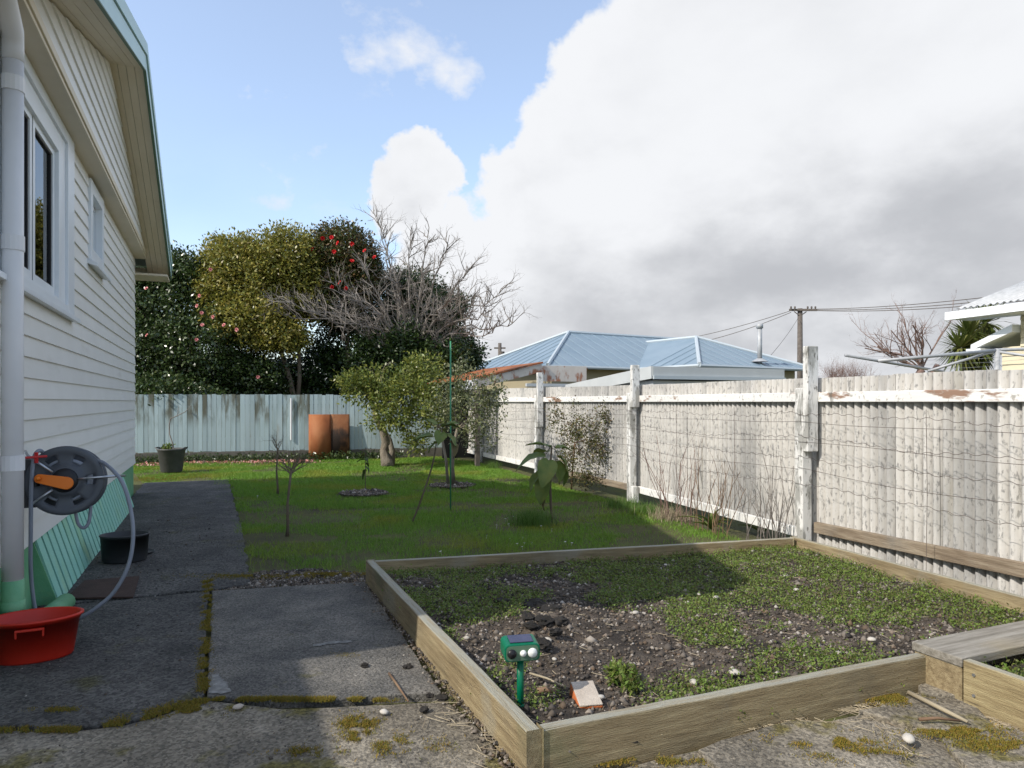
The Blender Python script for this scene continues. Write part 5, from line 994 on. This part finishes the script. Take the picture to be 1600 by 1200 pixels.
corr_roof(V3((-.75, -.6, 3.28)), V3((6, -.6, 3.36)), V3((6, 3, 4.9)), V3((-.2, 3, 4.6)), 'roof')
mb = MB(); mb.hexa([(-.95, -.66, 3.08), (6, -.66, 3.16), (6, -.60, 3.16), (-.95, -.60, 3.08), (-.95, -.66, 3.23), (6, -.66, 3.31), (6, -.60, 3.31), (-.95, -.60, 3.23)]); mb.build('gutter', m_trim, rh)
mb = MB(); mb.box(-.9, 6, -.58, 0, 3.09, 3.12); mb.build('soffit', m_trim, rh)
mb = MB(); mb.hexa([(-.72, -.25, 2.50), (.04, -.25, 2.78), (.04, 1.5, 2.78), (-.72, 1.5, 2.50), (-.72, -.25, 2.60), (.04, -.25, 2.92), (.04, 1.5, 2.92), (-.72, 1.5, 2.60)]); mb.build('lean_to_roof', m_trim, rh)
mb = MB(); mb.box(-.78, -.5, -.3, 1.4, 2.44, 2.52); mb.build('lean_to_gutter', m_trim, rh)
# clothesline
Yl = 9.; cp_ = at(1558, 545, Yl); cl = empty('clothesline', V3((cp_.x, Yl, 0)), 0, 'galvanised clothesline frame rising above the near fence', 'clothesline'); c0 = V3(cl.location)
mb = MB(); mb.tube([V3((0, 0, 0)), cp_ - c0], .035, 10); mb.build('post', m_galv, cl, True)
for a, b, r_ in (((1321, 555, 8.5), (1475, 581, 9.6), .019), ((1372, 564, 8.8), (1560, 547, 9.), .021), ((1450, 580, 9.1), (1552, 549, 9.), .017), ((1556, 547, 9.), (1680, 543, 9.3), .021), ((1556, 549, 9.), (1670, 566, 8.6), .017)):
    MB().tube([at(*a) - c0, at(*b) - c0], r_, 8).build('arm', m_galv, cl, True)
for k in range(4):
    t = k / 4 + .1; a = at(1321, 555, 8.5).lerp(at(1475, 581, 9.6), t) - c0; b = at(1680, 543, 9.3).lerp(at(1700, 560, 8.4), t) - c0; MB().tube([a, (a + b) / 2 - V3((0, 0, .03)), b], .002, 3).build('line', m_galv, cl)
# power poles and wires
pp = empty('power_pole', V3((450 / F * 42, 42, 0)), 0, 'wooden power pole with a crossarm beyond the blue-roofed house', 'power pole'); p0 = V3(pp.location)
mb = MB(); mb.tube([V3((0, 0, 0)), at(1250, 482, 42) - p0], [.19, .14], 10); mb.build('pole', m_pole, pp, True)
MB().beam(at(1233, 486, 42) - p0, at(1277, 486, 41.6) - p0, .12, .13).build('crossarm', m_pole, pp)
for px in (1236, 1242, 1262, 1268, 1274):
    q = at(px, 482.5, 41.8) - p0; MB().lathe([(.0, .16), (.05, .14), (.06, .06), (.03, 0)], q, 8).build('insulator', m_pole, pp)
for sg in (1241, 1260):
    MB().tube([at(sg, 487, 41.9) - p0, at(1250, 494, 41.9) - p0], .03, 5).build('brace', m_pole, pp)
p2 = empty('power_pole', V3((-20 / F * 62, 62, 0)), 0, 'small far power pole seen beside the bare tree', 'power pole'); q0 = V3(p2.location)
mb = MB(); mb.tube([V3((0, 0, 0)), at(781, 536, 62) - q0], [.2, .15], 8); mb.build('pole', m_pole, p2, True); MB().beam(at(772, 545, 62) - q0, at(790, 545, 62) - q0, .12, .13).build('crossarm', m_pole, p2); MB().lathe([(.25, 0), (.25, .6)], at(784, 560, 61.8) - q0, 10, close=True).build('transformer', m_pole, p2)
def wire(a, b, sag, label, r_=.018):
    n = 14; mb = MB(); c = (a + b) / 2; mb.tube([a.lerp(b, i / n) + V3((0, 0, -4 * sag * (i / n) * (1 - i / n))) for i in range(n + 1)], r_, 4); tag(mb.build('power_line', m_pole, None), label, 'power line')
wire(at(1274, 483, 41.6), at(1750, 436, 26), .25, 'topmost power line running from the pole to the right')
wire(at(1262, 484, 41.7), at(1750, 444, 26), .3, 'middle power line running from the pole to the right')
wire(at(1242, 484, 42), at(1750, 452, 26), .35, 'lowest power line running from the pole to the right')
wire(at(1240, 484, 42), at(1000, 540, 55), .3, 'upper power line running left behind the blue roof')
wire(at(1236, 488, 42), at(1010, 548, 50), .4, 'lower power line running left behind the blue roof')
wire(at(1247, 497, 41.8), at(1200, 560, 27), .1, 'thin service line dropping from the pole to the blue roof', .012)
# trees over the right fence
rnd.seed(41); rt = empty('bare_tree', V3((10.3, 19, 0)), 0, 'reddish leafless tree behind the clothesline', 'tree'); r0 = V3(rt.location); fk = at(1440, 578, 19) - r0
mb = MB(); mb.tube([V3((.3, 0, 0)), V3((.2, 0, 1.4)), fk], [.16, .13, .1], 8); mb.tube([V3((.3, 0, 1.0)), at(1465, 570, 19) - r0], [.1, .07], 7); mb.build('trunk', m_twigr, rt, True)
mb = MB()
for (px, py) in [(1330, 505), (1365, 485), (1400, 475), (1430, 480), (1460, 490), (1340, 540), (1390, 520), (1480, 470), (1325, 560), (1440, 465), (1360, 520), (1420, 510), (1380, 555)]:
    e = at(px, py, 19 + rnd.uniform(-1, 1)) - r0; branches(mb, fk, e - fk, (e - fk).length * .72, .026, 4, .55, .08, 5, (3, 4), .50, .14, None, 4)
mb.build('branches', m_twigr, rt)
hb = V3((9.5, 21, 0)); rnd.seed(42); o = empty('twiggy_hedge', hb, 0, 'brown twiggy hedge seen just right of the near post', 'hedge'); mb = MB()
for k in range(60):
    e = at(rnd.uniform(1296, 1352), 590, 21 + rnd.uniform(-.5, .5)) - hb; e.z = 1.75; branches(mb, e, (rnd.gauss(0, .25), rnd.gauss(0, .25), 1), .5, .012, 3, .6, .15, 3, (3, 4), .7, .15, None, 3)
mb.build('branches', m_twigr, o); MB().tube([V3((0, 0, 0)), V3((0, 0, 1.4))], .08, 6).build('trunk', m_twigr, o)
def cabbage():
    b = V3((9.85, 15.2, 0)); o = empty('cabbage_tree', b, 0, 'spiky cabbage tree beside the cream house', 'tree'); mb = MB(); heads = [(at(1515, 525, 15.2) - b, 1.), (at(1500, 545, 15.) - b, .8), (at(1540, 505, 15.5) - b, .95), (at(1530, 550, 15.1) - b, .8)]
    mb.tube([V3((0, 0, 0)), V3((.05, 0, 1.5)), heads[0][0]], [.14, .12, .09], 8)
    for h, s_ in heads[1:]: mb.tube([V3((.05, 0, 1.5)), h], [.09, .06], 7)
    mb.build('trunk', m_barkg, o, True); Vs, Fs = [], []; k = 0
    for h, s_ in heads:
        for j in range(150):
            d = Vector(rng.normal(size=3)); d.z += .35; d.normalize(); L_ = .72 * s_ * rng.uniform(.75, 1.1); sd_ = d.cross(V3((0, 0, 1))).normalized() * .028; g = V3((0, 0, -1)) * L_ * (.10 if d.z > .3 else .32)
            pts = [h + d * .05, h + d * L_ * .5 + g * .2, h + d * L_ + g]
            Vs += [pts[0] - sd_ * .6, pts[0] + sd_ * .6, pts[1] - sd_, pts[1] + sd_, pts[2] - sd_ * .1, pts[2] + sd_ * .1]; Fs += [(k, k + 1, k + 3, k + 2), (k + 2, k + 3, k + 5, k + 4)]; k += 6
    npmesh('crown', np.array([tuple(v) for v in Vs]), np.array(Fs), m_cab, o)
cabbage()
